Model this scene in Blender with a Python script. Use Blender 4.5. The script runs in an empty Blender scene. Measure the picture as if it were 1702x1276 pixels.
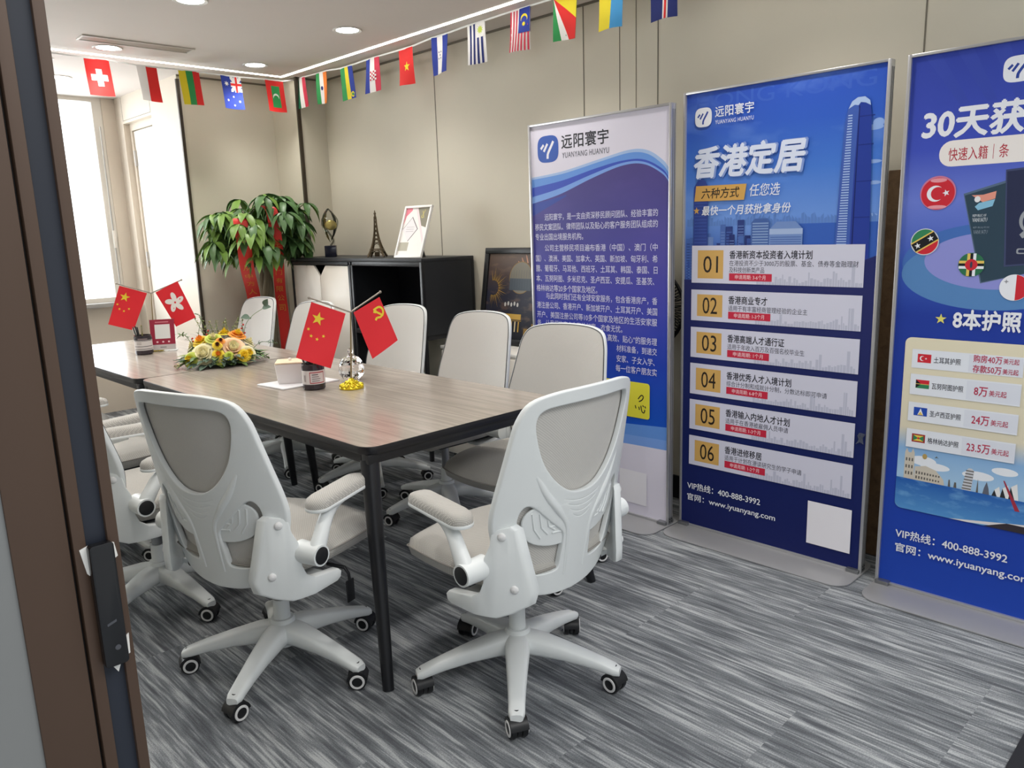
import bpy, bmesh, math, random
from mathutils import Vector, Matrix
S = bpy.context.scene
COL = S.collection
PI = math.pi
R = math.radians

# ------------------------------------------------------------------ camera
def setup_camera():
    yaw, pitch, roll = R(44.35), R(11.28), R(1.84)
    f = Vector((math.sin(yaw)*math.cos(pitch), math.cos(yaw)*math.cos(pitch), -math.sin(pitch)))
    r = Vector((math.cos(yaw), -math.sin(yaw), 0))
    d = f.cross(r)
    r2 = math.cos(roll)*r + math.sin(roll)*d
    d2 = -math.sin(roll)*r + math.cos(roll)*d
    cd = bpy.data.cameras.new('camera')
    cd.sensor_fit = 'HORIZONTAL'; cd.sensor_width = 36.0; cd.lens = 36.0*1291/1702
    cd.clip_start = 0.05
    o = bpy.data.objects.new('camera', cd); COL.objects.link(o)
    m = Matrix(((r2.x, -d2.x, -f.x, 0), (r2.y, -d2.y, -f.y, 0), (r2.z, -d2.z, -f.z, 1.40), (0, 0, 0, 1)))
    o.matrix_world = m
    S.camera = o
setup_camera()

# ------------------------------------------------------------------ world, exposure, lamps
S.view_settings.view_transform = 'Standard'
S.view_settings.look = 'None'
S.view_settings.exposure = 0.46
S.view_settings.gamma = 1.0
S.view_settings.use_curve_mapping = False

def setup_world():
    w = bpy.data.worlds.new('world'); S.world = w; w.use_nodes = True
    n = w.node_tree.nodes; l = w.node_tree.links
    bg = n['Background']
    tc = n.new('ShaderNodeTexCoord'); sp = n.new('ShaderNodeSeparateXYZ')
    l.new(tc.outputs['Generated'], sp.inputs[0])
    mr = n.new('ShaderNodeMapRange'); mr.interpolation_type = 'SMOOTHSTEP'
    mr.inputs[1].default_value = -0.1; mr.inputs[2].default_value = 0.45
    mr.inputs[3].default_value = 0.50; mr.inputs[4].default_value = 3.2
    l.new(sp.outputs['Y'], mr.inputs[0])
    bg.inputs['Color'].default_value = (0.93, 0.97, 1.0, 1)
    l.new(mr.outputs[0], bg.inputs['Strength'])
setup_world()

def area_light(name, loc, rot, sx, sy, power, color=(1, 1, 1), spread=None):
    d = bpy.data.lights.new(name, 'AREA'); d.shape = 'RECTANGLE'; d.size = sx; d.size_y = sy
    d.energy = power; d.color = color
    if spread: d.spread = spread
    o = bpy.data.objects.new(name, d); COL.objects.link(o); o.location = loc; o.rotation_euler = rot
    return o
# daylight through the window wall at the end of the room
area_light('window_daylight', (0.7, 6.86, 1.70), (R(90), 0, R(180)), 3.0, 1.5, 34, (0.96, 0.98, 1.0))
# the corridor behind the camera, lit by its own ceiling panels
area_light('corridor_ceiling_lamp', (0.9, -0.7, 2.55), (0, 0, 0), 2.6, 1.0, 36, (1.0, 0.98, 0.95))
DOWNLIGHT_W = 19.0
LED_W = 9.0

# ------------------------------------------------------------------ materials
def lin(c):
    c = c/255.0
    return c/12.92 if c <= 0.04045 else ((c+0.055)/1.055)**2.4
def rgb(r, g, b): return (lin(r), lin(g), lin(b), 1.0)
MATS = {}
def mat(name, col, rough=0.5, metal=0.0, spec=0.5, bump=0.0, bscale=200.0, var=0.0, vscale=8.0, coat=0.0, trans=0.0, emit=None, estr=0.0, ior=1.45, sheen=0.0):
    if name in MATS: return MATS[name]
    m = bpy.data.materials.new(name); m.use_nodes = True
    nt = m.node_tree; n = nt.nodes; l = nt.links; b = n['Principled BSDF']
    b.inputs['Base Color'].default_value = col
    b.inputs['Roughness'].default_value = rough
    b.inputs['Metallic'].default_value = metal
    b.inputs['Specular IOR Level'].default_value = spec
    b.inputs['IOR'].default_value = ior
    b.inputs['Coat Weight'].default_value = coat
    b.inputs['Transmission Weight'].default_value = trans
    b.inputs['Sheen Weight'].default_value = sheen
    if emit:
        b.inputs['Emission Color'].default_value = emit; b.inputs['Emission Strength'].default_value = estr
    tc = n.new('ShaderNodeTexCoord')
    if var > 0:
        no = n.new('ShaderNodeTexNoise'); no.inputs['Scale'].default_value = vscale; no.inputs['Detail'].default_value = 4
        l.new(tc.outputs['Object'], no.inputs['Vector'])
        mx = n.new('ShaderNodeMix'); mx.data_type = 'RGBA'
        c0 = tuple(max(0, x*(1-var)) for x in col[:3])+(1,); c1 = tuple(min(1, x*(1+var)) for x in col[:3])+(1,)
        mx.inputs[6].default_value = c0; mx.inputs[7].default_value = c1
        l.new(no.outputs[0], mx.inputs[0]); l.new(mx.outputs[2], b.inputs['Base Color'])
    if bump > 0:
        no2 = n.new('ShaderNodeTexNoise'); no2.inputs['Scale'].default_value = bscale; no2.inputs['Detail'].default_value = 3
        l.new(tc.outputs['Object'], no2.inputs['Vector'])
        bp = n.new('ShaderNodeBump'); bp.inputs['Strength'].default_value = bump; bp.inputs['Distance'].default_value = 0.002
        l.new(no2.outputs[0], bp.inputs['Height']); l.new(bp.outputs[0], b.inputs['Normal'])
    MATS[name] = m
    return m

def weave_mat(name, col, scale=260.0, strength=0.35):
    if name in MATS: return MATS[name]
    m = mat(name, col, 0.85, spec=0.25, sheen=0.2)
    nt = m.node_tree; n = nt.nodes; l = nt.links; b = n['Principled BSDF']
    tc = n.new('ShaderNodeTexCoord')
    w1 = n.new('ShaderNodeTexWave'); w1.bands_direction = 'X'; w1.inputs['Scale'].default_value = scale/6.2832*2
    w2 = n.new('ShaderNodeTexWave'); w2.bands_direction = 'DIAGONAL'; w2.inputs['Scale'].default_value = scale/6.2832*1.3
    l.new(tc.outputs['Object'], w1.inputs['Vector']); l.new(tc.outputs['Object'], w2.inputs['Vector'])
    mu = n.new('ShaderNodeMath'); mu.operation = 'MULTIPLY'
    l.new(w1.outputs['Fac'], mu.inputs[0]); l.new(w2.outputs['Fac'], mu.inputs[1])
    mx = n.new('ShaderNodeMix'); mx.data_type = 'RGBA'
    mx.inputs[6].default_value = tuple(x*0.80 for x in col[:3])+(1,); mx.inputs[7].default_value = tuple(min(1, x*1.15) for x in col[:3])+(1,)
    l.new(mu.outputs[0], mx.inputs[0]); l.new(mx.outputs[2], b.inputs['Base Color'])
    bp = n.new('ShaderNodeBump'); bp.inputs['Strength'].default_value = strength; bp.inputs['Distance'].default_value = 0.0015
    l.new(mu.outputs[0], bp.inputs['Height']); l.new(bp.outputs[0], b.inputs['Normal'])
    return m

def carpet_mat():
    m = mat('carpet_tiles', rgb(100, 106, 112), 0.95, spec=0.15)
    nt = m.node_tree; n = nt.nodes; l = nt.links; b = n['Principled BSDF']
    tc = n.new('ShaderNodeTexCoord'); sp = n.new('ShaderNodeSeparateXYZ'); l.new(tc.outputs['Object'], sp.inputs[0])
    def mth(op, a, bb=None):
        k = n.new('ShaderNodeMath'); k.operation = op
        for i, v in enumerate((a, bb)):
            if v is None: continue
            if isinstance(v, (int, float)): k.inputs[i].default_value = v
            else: l.new(v, k.inputs[i])
        return k.outputs[0]
    X, Y = sp.outputs['X'], sp.outputs['Y']
    tx = mth('FLOOR', mth('MULTIPLY', X, 1/0.5)); 
    ysh = mth('ADD', Y, mth('MULTIPLY', tx, 0.37))
    ty = mth('FLOOR', mth('MULTIPLY', ysh, 1/1.0))
    cv = n.new('ShaderNodeCombineXYZ'); l.new(tx, cv.inputs[0]); l.new(ty, cv.inputs[1])
    wn = n.new('ShaderNodeTexWhiteNoise'); wn.noise_dimensions = '2D'; l.new(cv.outputs[0], wn.inputs['Vector'])
    off = mth('MULTIPLY', wn.outputs['Value'], 37.0)
    def streak(sx, sy, det, ofs):
        c = n.new('ShaderNodeCombineXYZ')
        l.new(mth('MULTIPLY', X, sx), c.inputs[0]); l.new(mth('MULTIPLY', Y, sy), c.inputs[1]); l.new(mth('ADD', off, ofs), c.inputs[2])
        t = n.new('ShaderNodeTexNoise'); t.inputs['Scale'].default_value = 1.0; t.inputs['Detail'].default_value = det; t.inputs['Roughness'].default_value = 0.6
        l.new(c.outputs[0], t.inputs['Vector']); return t.outputs[0]
    s1 = streak(42, 2.6, 3, 0); s2 = streak(130, 5.5, 2, 9.0); s3 = streak(9, 2.0, 2, 4.0)
    mixv = mth('ADD', mth('ADD', mth('MULTIPLY', s1, 0.46), mth('MULTIPLY', s2, 0.36)), mth('MULTIPLY', s3, 0.18))
    tuft = n.new('ShaderNodeTexNoise'); tuft.inputs['Scale'].default_value = 260; tuft.inputs['Detail'].default_value = 2
    l.new(tc.outputs['Object'], tuft.inputs['Vector'])
    mixv2 = mth('ADD', mixv, mth('MULTIPLY', mth('SUBTRACT', tuft.outputs[0], 0.5), 0.16))
    cr = n.new('ShaderNodeValToRGB'); e = cr.color_ramp.elements
    e[0].position = 0.40; e[0].color = rgb(88, 91, 96); e[1].position = 0.60; e[1].color = rgb(176, 179, 181)
    k = e.new(0.50); k.color = rgb(122, 126, 130)
    l.new(mixv2, cr.inputs[0]); l.new(cr.outputs[0], b.inputs['Base Color'])
    bp = n.new('ShaderNodeBump'); bp.inputs['Strength'].default_value = 0.6; bp.inputs['Distance'].default_value = 0.004
    l.new(tuft.outputs[0], bp.inputs['Height']); l.new(bp.outputs[0], b.inputs['Normal'])
    return m

def wood_mat(name, c0, c1, rough=0.3, sx=40.0, sy=2.5, coat=0.0):
    if name in MATS: return MATS[name]
    m = mat(name, c0, rough, coat=coat)
    nt = m.node_tree; n = nt.nodes; l = nt.links; b = n['Principled BSDF']
    tc = n.new('ShaderNodeTexCoord'); mp = n.new('ShaderNodeMapping'); mp.inputs['Scale'].default_value = (sx, sy, sy)
    l.new(tc.outputs['Object'], mp.inputs[0])
    t = n.new('ShaderNodeTexNoise'); t.inputs['Scale'].default_value = 1; t.inputs['Detail'].default_value = 6; t.inputs['Roughness'].default_value = 0.65
    t.inputs['Distortion'].default_value = 0.6
    l.new(mp.outputs[0], t.inputs['Vector'])
    cr = n.new('ShaderNodeValToRGB'); e = cr.color_ramp.elements
    e[0].position = 0.3; e[0].color = c0; e[1].position = 0.7; e[1].color = c1
    l.new(t.outputs[0], cr.inputs[0]); l.new(cr.outputs[0], b.inputs['Base Color'])
    return m

def clear_mat(name, tint=(1, 1, 1, 1), refl=0.12, rough=0.02, rim=None):
    """thin clear sheet: transparent mixed with a glossy reflection by the viewing angle"""
    if name in MATS: return MATS[name]
    m = bpy.data.materials.new(name); m.use_nodes = True
    nt = m.node_tree; n = nt.nodes; l = nt.links
    n.remove(n['Principled BSDF']); out = n['Material Output']
    tr = n.new('ShaderNodeBsdfTransparent'); tr.inputs[0].default_value = tint
    gl = n.new('ShaderNodeBsdfGlossy'); gl.inputs['Roughness'].default_value = rough
    fr = n.new('ShaderNodeLayerWeight'); fr.inputs['Blend'].default_value = refl
    mx = n.new('ShaderNodeMixShader')
    l.new(fr.outputs['Fresnel'], mx.inputs[0]); l.new(tr.outputs[0], mx.inputs[1]); l.new(gl.outputs[0], mx.inputs[2])
    l.new(mx.outputs[0], out.inputs[0])
    MATS[name] = m
    return m

def print_sky_mat(name, stops, noise=0.0, ncol=(1, 1, 1, 1), nscale=4.0):
    """a printed vertical colour blend (part of the poster's own ink), by height in metres"""
    if name in MATS: return MATS[name]
    m = mat(name, stops[0][1], 0.42, spec=0.4)
    nt = m.node_tree; n = nt.nodes; l = nt.links; b = n['Principled BSDF']
    tc = n.new('ShaderNodeTexCoord'); sp = n.new('ShaderNodeSeparateXYZ'); l.new(tc.outputs['Object'], sp.inputs[0])
    z0, z1 = stops[0][0], stops[-1][0]
    mr = n.new('ShaderNodeMapRange'); mr.inputs[1].default_value = z0; mr.inputs[2].default_value = z1
    l.new(sp.outputs['Z'], mr.inputs[0])
    cr = n.new('ShaderNodeValToRGB'); e = cr.color_ramp.elements
    e[0].position = 0; e[0].color = stops[0][1]; e[1].position = 1; e[1].color = stops[-1][1]
    for z, c in stops[1:-1]:
        k = e.new((z-z0)/(z1-z0)); k.color = c
    l.new(mr.outputs[0], cr.inputs[0]); res = cr.outputs[0]
    if noise > 0:
        mp = n.new('ShaderNodeMapping'); mp.inputs['Scale'].default_value = (1, 1.0, 2.4); l.new(tc.outputs['Object'], mp.inputs[0])
        t = n.new('ShaderNodeTexNoise'); t.inputs['Scale'].default_value = nscale; t.inputs['Detail'].default_value = 6
        l.new(mp.outputs[0], t.inputs['Vector'])
        m2 = n.new('ShaderNodeMapRange'); m2.inputs[1].default_value = 0.52; m2.inputs[2].default_value = 0.75; m2.inputs[4].default_value = noise
        l.new(t.outputs[0], m2.inputs[0])
        mx = n.new('ShaderNodeMix'); mx.data_type = 'RGBA'; l.new(m2.outputs[0], mx.inputs[0]); l.new(res, mx.inputs[6]); mx.inputs[7].default_value = ncol
        res = mx.outputs[2]
    l.new(res, b.inputs['Base Color'])
    return m

def ink(name, r, g, b, rough=0.42): return mat('ink_'+name, rgb(r, g, b), rough, spec=0.4)
def cloth(name, r, g, b): return mat('cloth_'+name, rgb(r, g, b), 0.7, spec=0.25, bump=0.15, bscale=700)

WHITE_PL = mat('white_plastic', rgb(226, 230, 230), 0.34, spec=0.5, bump=0.05, bscale=900)
MESH_GREY = weave_mat('grey_mesh_fabric', rgb(206, 203, 198), 520.0)
SEAT_GREY = weave_mat('grey_seat_fabric', rgb(190, 187, 181), 380.0, 0.5)
PIPING = mat('dark_piping', rgb(84, 86, 88), 0.6)
BLACK_PL = mat('black_plastic', rgb(24, 25, 28), 0.4, bump=0.05)
RING_W = mat('wheel_ring_white', rgb(225, 225, 225), 0.4)
GREY_ST = mat('grey_steel', rgb(150, 152, 154), 0.32, metal=0.9)
CHROME = mat('chrome', rgb(215, 215, 215), 0.12, metal=1.0)
BLACK_MT = mat('black_metal', rgb(26, 27, 31), 0.35, spec=0.5, bump=0.03)
TABLE_TOP = wood_mat('table_laminate', rgb(142, 133, 124), rgb(172, 163, 152), 0.20, 60, 2.2)
TABLE_EDGE = mat('table_edge_black', rgb(22, 22, 26), 0.35)
WALL_M = mat('beige_wall_panel', rgb(206, 200, 184), 0.62, spec=0.3, var=0.03, vscale=3, bump=0.06, bscale=350)
WALL_W = mat('white_wall_panel', rgb(212, 202, 188), 0.55, spec=0.3, var=0.02)
CEIL_M = mat('ceiling_paint', rgb(216, 208, 202), 0.9, spec=0.2, var=0.015, bump=0.05)
SEAM_M = mat('wall_seam', rgb(112, 106, 94), 0.6)
DARK_TRIM = mat('dark_bronze_trim', rgb(66, 58, 48), 0.4, metal=0.4)
ALU = mat('banner_aluminium', rgb(200, 200, 202), 0.3, metal=0.75)
PLATE = mat('grey_base_plate', rgb(158, 158, 160), 0.36, metal=0.25, var=0.05)

# ------------------------------------------------------------------ mesh builder
class MB:
    def __init__(self): self.bm = bmesh.new(); self.mats = []
    def mi(self, m):
        if m not in self.mats: self.mats.append(m)
        return self.mats.index(m)
    def _new(self, verts, m, M=None):
        vs = set(verts); i = self.mi(m)
        for f in self.bm.faces:
            if f.verts[0] in vs and all(v in vs for v in f.verts): f.material_index = i
        if M is not None: bmesh.ops.transform(self.bm, matrix=M, verts=list(vs))
    def raw(self, co, faces, m, smooth=True):
        vs = [self.bm.verts.new(c) for c in co]; i = self.mi(m)
        for f in faces:
            try:
                k = self.bm.faces.new([vs[j] for j in f]); k.material_index = i; k.smooth = smooth
            except ValueError: pass
        return vs
    def box(self, c, s, m, bev=0.0, M=None, seg=2):
        b2 = bmesh.new(); bmesh.ops.create_cube(b2, size=1.0)
        bmesh.ops.scale(b2, vec=s, verts=b2.verts)
        if bev > 0: bmesh.ops.bevel(b2, geom=list(b2.edges), offset=bev, segments=seg, affect='EDGES', profile=0.5)
        T = Matrix.Translation(c)
        if M is not None: T = M @ T
        self._merge(b2, m, T)
    def _merge(self, b2, m, T=None):
        b2.verts.index_update(); i = self.mi(m)
        co = [(T @ v.co if T is not None else v.co.copy()) for v in b2.verts]
        vs = [self.bm.verts.new(c) for c in co]
        for f in b2.faces:
            try:
                k = self.bm.faces.new([vs[v.index] for v in f.verts]); k.material_index = i; k.smooth = True
            except ValueError: pass
        b2.free()
    def cyl(self, p0, p1, r0, r1, m, seg=20, cap=True):
        self.tube([p0, p1], [r0, r1], m, seg, cap)
    def tube(self, path, rad, m, seg=12, cap=True, flat=None, up=None):
        """swept round or elliptical section; flat = (sx, sy) factors"""
        P = [Vector(p) for p in path]; n = len(P)
        if not isinstance(rad, (list, tuple)): rad = [rad]*n
        rings = []
        t0 = (P[1]-P[0]).normalized()
        u = Vector(up) if up is not None else (Vector((0, 0, 1)) if abs(t0.z) < 0.9 else Vector((1, 0, 0)))
        for i in range(n):
            t = (P[min(i+1, n-1)]-P[max(i-1, 0)]).normalized()
            a = u - t*u.dot(t)
            if a.length < 1e-6: a = t.orthogonal()
            a.normalize(); b = t.cross(a)
            if up is None: u = a
            fx, fy = flat if flat else (1, 1)
            ring = [P[i] + (b*math.cos(2*PI*k/seg)*fx + a*math.sin(2*PI*k/seg)*fy)*rad[i] for k in range(seg)]
            rings.append(ring)
        co = [c for r in rings for c in r]; fs = []
        for i in range(n-1):
            for k in range(seg):
                fs.append((i*seg+k, i*seg+(k+1) % seg, (i+1)*seg+(k+1) % seg, (i+1)*seg+k))
        if cap:
            fs.append(tuple(range(seg))[::-1]); fs.append(tuple((n-1)*seg+k for k in range(seg)))
        self.raw(co, fs, m)
    def lathe(self, prof, c, m, seg=32, axis='Z'):
        co = []; fs = []
        n = len(prof)
        for k in range(seg):
            a = 2*PI*k/seg
            for r, h in prof:
                p = (r*math.cos(a), r*math.sin(a), h)
                if axis == 'X': p = (p[2], p[0], p[1])
                if axis == 'Y': p = (p[0], p[2], p[1])
                co.append(Vector(p)+Vector(c))
        for k in range(seg):
            for i in range(n-1):
                a = k*n+i; b = ((k+1) % seg)*n+i
                fs.append((a, b, b+1, a+1))
        self.raw(co, fs, m)
    def sphere(self, c, r, m, seg=16, rings=10, scale=(1, 1, 1), M=None):
        b2 = bmesh.new(); bmesh.ops.create_uvsphere(b2, u_segments=seg, v_segments=rings, radius=r)
        bmesh.ops.scale(b2, vec=scale, verts=b2.verts)
        T = Matrix.Translation(c)
        if M is not None: T = T @ M
        self._merge(b2, m, T)
    def prism(self, poly, f, t0, t1, m, bev=0.0, side=None):
        """polygon (a, b) swept from t0 to t1, f(a, b, t) -> point"""
        b2 = bmesh.new()
        v0 = [b2.verts.new(f(a, b, t0)) for a, b in poly]; v1 = [b2.verts.new(f(a, b, t1)) for a, b in poly]
        n = len(poly)
        b2.faces.new(v0[::-1]); b2.faces.new(v1)
        for i in range(n): b2.faces.new((v0[i], v0[(i+1) % n], v1[(i+1) % n], v1[i]))
        bmesh.ops.recalc_face_normals(b2, faces=b2.faces)
        if bev > 0:
            es = [e for e in b2.edges if any(len(x.verts) > 4 or len(x.verts) == n for x in e.link_faces)]
            bmesh.ops.bevel(b2, geom=es, offset=bev, segments=2, affect='EDGES', profile=0.5)
        self._merge(b2, m)
    def poly(self, pts, m):
        self.raw(pts, [tuple(range(len(pts)))], m, smooth=False)
    def build(self, name, parent=None, ang=40, loc=None, rot=None):
        bmesh.ops.recalc_face_normals(self.bm, faces=self.bm.faces) if getattr(self, 'recalc', True) else None
        me = bpy.data.meshes.new(name); self.bm.to_mesh(me); self.bm.free()
        for m in self.mats: me.materials.append(m)
        if ang: me.set_sharp_from_angle(angle=R(ang))
        o = bpy.data.objects.new(name, me); COL.objects.link(o)
        if parent: o.parent = parent
        if loc: o.location = loc
        if rot: o.rotation_euler = rot
        return o

def tag(o, label, cat, group=None):
    o['label'] = label; o['category'] = cat
    if group: o['group'] = group
    return o
def thing(name, label, cat, loc=(0, 0, 0), rz=0.0, group=None):
    o = bpy.data.objects.new(name, None); COL.objects.link(o); o.empty_display_size = 0.1
    o.location = loc; o.rotation_euler = (0, 0, rz)
    return tag(o, label, cat, group)
def struct(o): o['kind'] = 'structure'; return o
def kids(o): return [c for c in bpy.data.objects if c.parent == o]
def copy_tree(o, parent=None):
    c = o.copy(); COL.objects.link(c); c.parent = parent
    for k in kids(o): copy_tree(k, c)
    return c
def ell(cx, cy, rx, ry, n=24, a0=0, a1=360):
    full = abs(a1-a0) >= 360
    return [(cx+rx*math.cos(R(a0+(a1-a0)*i/(n if full else n-1))), cy+ry*math.sin(R(a0+(a1-a0)*i/(n if full else n-1)))) for i in range(n)]
def rrect(x0, y0, x1, y1, r, n=6):
    p = []
    for cx, cy, a in ((x1-r, y1-r, 0), (x0+r, y1-r, 90), (x0+r, y0+r, 180), (x1-r, y0+r, 270)):
        for i in range(n+1): p.append((cx+r*math.cos(R(a+90*i/n)), cy+r*math.sin(R(a+90*i/n))))
    return p
def star(cx, cy, r, n=5, inner=0.4, rot=90):
    return [(cx+(r if i % 2 == 0 else r*inner)*math.cos(R(rot+i*180/n)), cy+(r if i % 2 == 0 else r*inner)*math.sin(R(rot+i*180/n))) for i in range(2*n)]
def crescent(cx, cy, r, r2, dx, dy, n=18):
    """outer arc minus a shifted inner disc, as one polygon"""
    d = math.hypot(dx, dy); th = math.atan2(dy, dx)
    x = (d*d + r*r - r2*r2)/(2*d); h = math.sqrt(max(1e-9, r*r-x*x))
    a = math.atan2(h, x); b = math.atan2(h, x-d)
    out = [(cx+r*math.cos(th+a+(2*PI-2*a)*i/n), cy+r*math.sin(th+a+(2*PI-2*a)*i/n)) for i in range(n+1)]
    inn = [(cx+dx+r2*math.cos(th-b-(2*PI-2*b)*i/n), cy+dy+r2*math.sin(th-b-(2*PI-2*b)*i/n)) for i in range(n+1)]
    return out+inn[1:-1]
def smooth_path(pts, n=8, closed=False):
    P = [Vector(p) for p in pts]; out = []
    N = len(P)
    rng = range(N if closed else N-1)
    for i in rng:
        p0 = P[(i-1) % N] if closed or i > 0 else P[i]; p1 = P[i]; p2 = P[(i+1) % N]; p3 = P[(i+2) % N] if closed or i+2 < N else p2
        for k in range(n):
            t = k/n
            out.append(0.5*((2*p1)+(p2-p0)*t+(2*p0-5*p1+4*p2-p3)*t*t+(3*p1-p0-3*p2+p3)*t**3))
    if not closed: out.append(P[-1])
    return out

# ------------------------------------------------------------------ lettering
def glyphs(body, shear=0.0, space=1.0, res=3):
    c = bpy.data.curves.new('lettering', 'FONT'); c.body = body; c.shear = shear
    c.resolution_u = res; c.space_character = space
    o = bpy.data.objects.new('lettering', c); COL.objects.link(o)
    me = o.evaluated_get(bpy.context.evaluated_depsgraph_get()).to_mesh()
    co = [(v.co.x, v.co.y) for v in me.vertices]; fs = [tuple(p.vertices) for p in me.polygons]
    o.evaluated_get(bpy.context.evaluated_depsgraph_get()).to_mesh_clear()
    bpy.data.objects.remove(o); bpy.data.curves.remove(c)
    return co, fs
class Sheet:
    """a printed flat surface: shapes and lettering laid on it in thin ink layers; f(s, t, h) -> point"""
    def __init__(self, f, step=0.00004): self.f = f; self.mb = MB(); self.mb.recalc = False; self.h = 0.0; self.step = step
    def shape(self, pts, m):
        self.h += self.step
        self.mb.poly([self.f(a, b, self.h) for a, b in pts], m)
    def rect(self, a0, b0, a1, b1, m): self.shape([(a0, b0), (a1, b0), (a1, b1), (a0, b1)], m)
    def same(self, polys, m):
        self.h += self.step
        for p in polys: self.mb.poly([self.f(a, b, self.h) for a, b in p], m)
    def text(self, body, s0, s1, t0, t1, m, bold=0.0, shear=0.0, space=1.0, res=3):
        """lettering fitted to the box s0..s1, t0..t1 (s1 None keeps the natural width)"""
        co, fs = glyphs(body, shear, space, res)
        if not co: return
        self.h += self.step
        xs = [c[0] for c in co]; ys = [c[1] for c in co]
        x0, x1, y0, y1 = min(xs), max(xs), min(ys), max(ys)
        ky = (t1-t0)/(y1-y0); kx = ky if s1 is None else (s1-s0)/(x1-x0)
        # heavier strokes: the same glyphs printed again a little to each side, each pass on its own ink layer
        for dx, dy in ((0, 0),) + (((bold, 0), (-bold, 0), (0, bold), (0, -bold)) if bold > 0 else ()):
            self.mb.raw([self.f(s0+(x+dx-x0)*kx, t0+(y+dy-y0)*ky, self.h) for x, y in co], fs, m, smooth=False); self.h += 0.00002

# ------------------------------------------------------------------ the room
WX, WXC, FY, CY, BY, HC = 3.30, 3.08, 5.65, 5.27, 6.90, 2.52   # right wall, column face, far wall, column start, window wall, ceiling
AX = 2.37                                                     # alcove wall beside the window

def one(name, fn, ang=40):
    b = MB(); fn(b); return b.build(name, ang=ang)
def bx(b, x0, y0, z0, x1, y1, z1, m, bev=0.0):
    b.box(((x0+x1)/2, (y0+y1)/2, (z0+z1)/2), (x1-x0, y1-y0, z1-z0), m, bev)

CARPET = carpet_mat()
struct(one('floor', lambda b: bx(b, -1.3, -3.0, -0.1, 3.5, 7.0, 0.0, CARPET)))
struct(one('ceiling', lambda b: bx(b, -1.3, 0.82, HC, 3.5, 7.0, HC+0.1, CEIL_M)))
struct(one('wall_right', lambda b: bx(b, WX, -3.0, 0, WX+0.1, CY, HC, WALL_M)))
struct(one('wall_column', lambda b: bx(b, WXC, CY, 0, WX+0.1, FY, HC, WALL_M)))
def farwall(b):
    bx(b, AX+0.10, FY, 0, WX+0.1, BY+0.1, HC, WALL_M); bx(b, AX, FY, 0, AX+0.10, FY+0.02, HC, WALL_M)
struct(one('wall_far', farwall))
def alcove(b):
    bx(b, AX, FY+0.02, 0, AX+0.10, 6.165, HC, WALL_W)
    bx(b, AX, 6.755, 0, AX+0.10, BY, HC, WALL_W)
    bx(b, AX, 6.165, 2.315, AX+0.10, 6.755, HC, WALL_W)
struct(one('wall_alcove', alcove))
struct(one('wall_left', lambda b: bx(b, -1.3, 0.92, 0, -1.2, BY, HC, WALL_M)))
def back(b):
    bx(b, -1.3, BY, 0, AX+0.1, BY+0.1, 0.90, WALL_W)
    bx(b, 2.27, BY, 0.90, AX+0.1, BY+0.1, HC, WALL_W)
    bx(b, -1.3, BY, 0.90, -0.95, BY+0.1, HC, WALL_W)
struct(one('wall_back', back))
def front(b):
    bx(b, -1.3, 0.825, 0, 0.140, 0.92, HC, mat('grey_corridor_wall', rgb(120, 122, 122), 0.6, var=0.03))
struct(one('wall_front', front))
struct(one('wall_header', lambda b: bx(b, 0.140, 0.825, 2.36, WX, 0.92, HC, WALL_M)))

# seams of the wall panels and the black skirting
def seams(b):
    for y in (1.105, 2.303, 2.766, 3.987): bx(b, WX-0.0015, y-0.003, 0.12, WX+0.001, y+0.003, HC, SEAM_M)
    bx(b, WX-0.0015, 2.53, 0.12, WX+0.001, 2.534, HC, SEAM_M); bx(b, WX-0.0015, 2.43, 0.12, WX+0.001, 2.433, HC, SEAM_M)
struct(one('trim_1', seams))
struct(one('trim_2', lambda b: bx(b, WXC-0.012, CY-0.006, 0.0, WXC+0.012, CY+0.014, HC, DARK_TRIM)))
struct(one('trim_3', lambda b: bx(b, AX-0.008, FY-0.012, 0.0, AX+0.014, FY+0.006, HC-0.03, DARK_TRIM)))
def shadowgap(b):
    bx(b, WX-0.006, 0.92, HC-0.012, WX+0.001, CY, HC, SEAM_M)
    bx(b, AX, FY-0.006, HC-0.012, WXC, FY+0.001, HC, SEAM_M)
    bx(b, WXC-0.006, CY, HC-0.012, WXC+0.001, FY, HC, SEAM_M)
    bx(b, WXC, CY-0.006, HC-0.012, WX, CY+0.001, HC, SEAM_M)
struct(one('trim_4', shadowgap))
SKIRT = mat('black_skirting', rgb(30, 30, 34), 0.4)
struct(one('baseboard_right', lambda b: bx(b, WX-0.012, -3.0, 0, WX+0.001, CY, 0.12, SKIRT)))
struct(one('baseboard_far', lambda b: bx(b, AX, FY-0.012, 0, WXC, FY+0.001, 0.12, SKIRT)))

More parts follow.
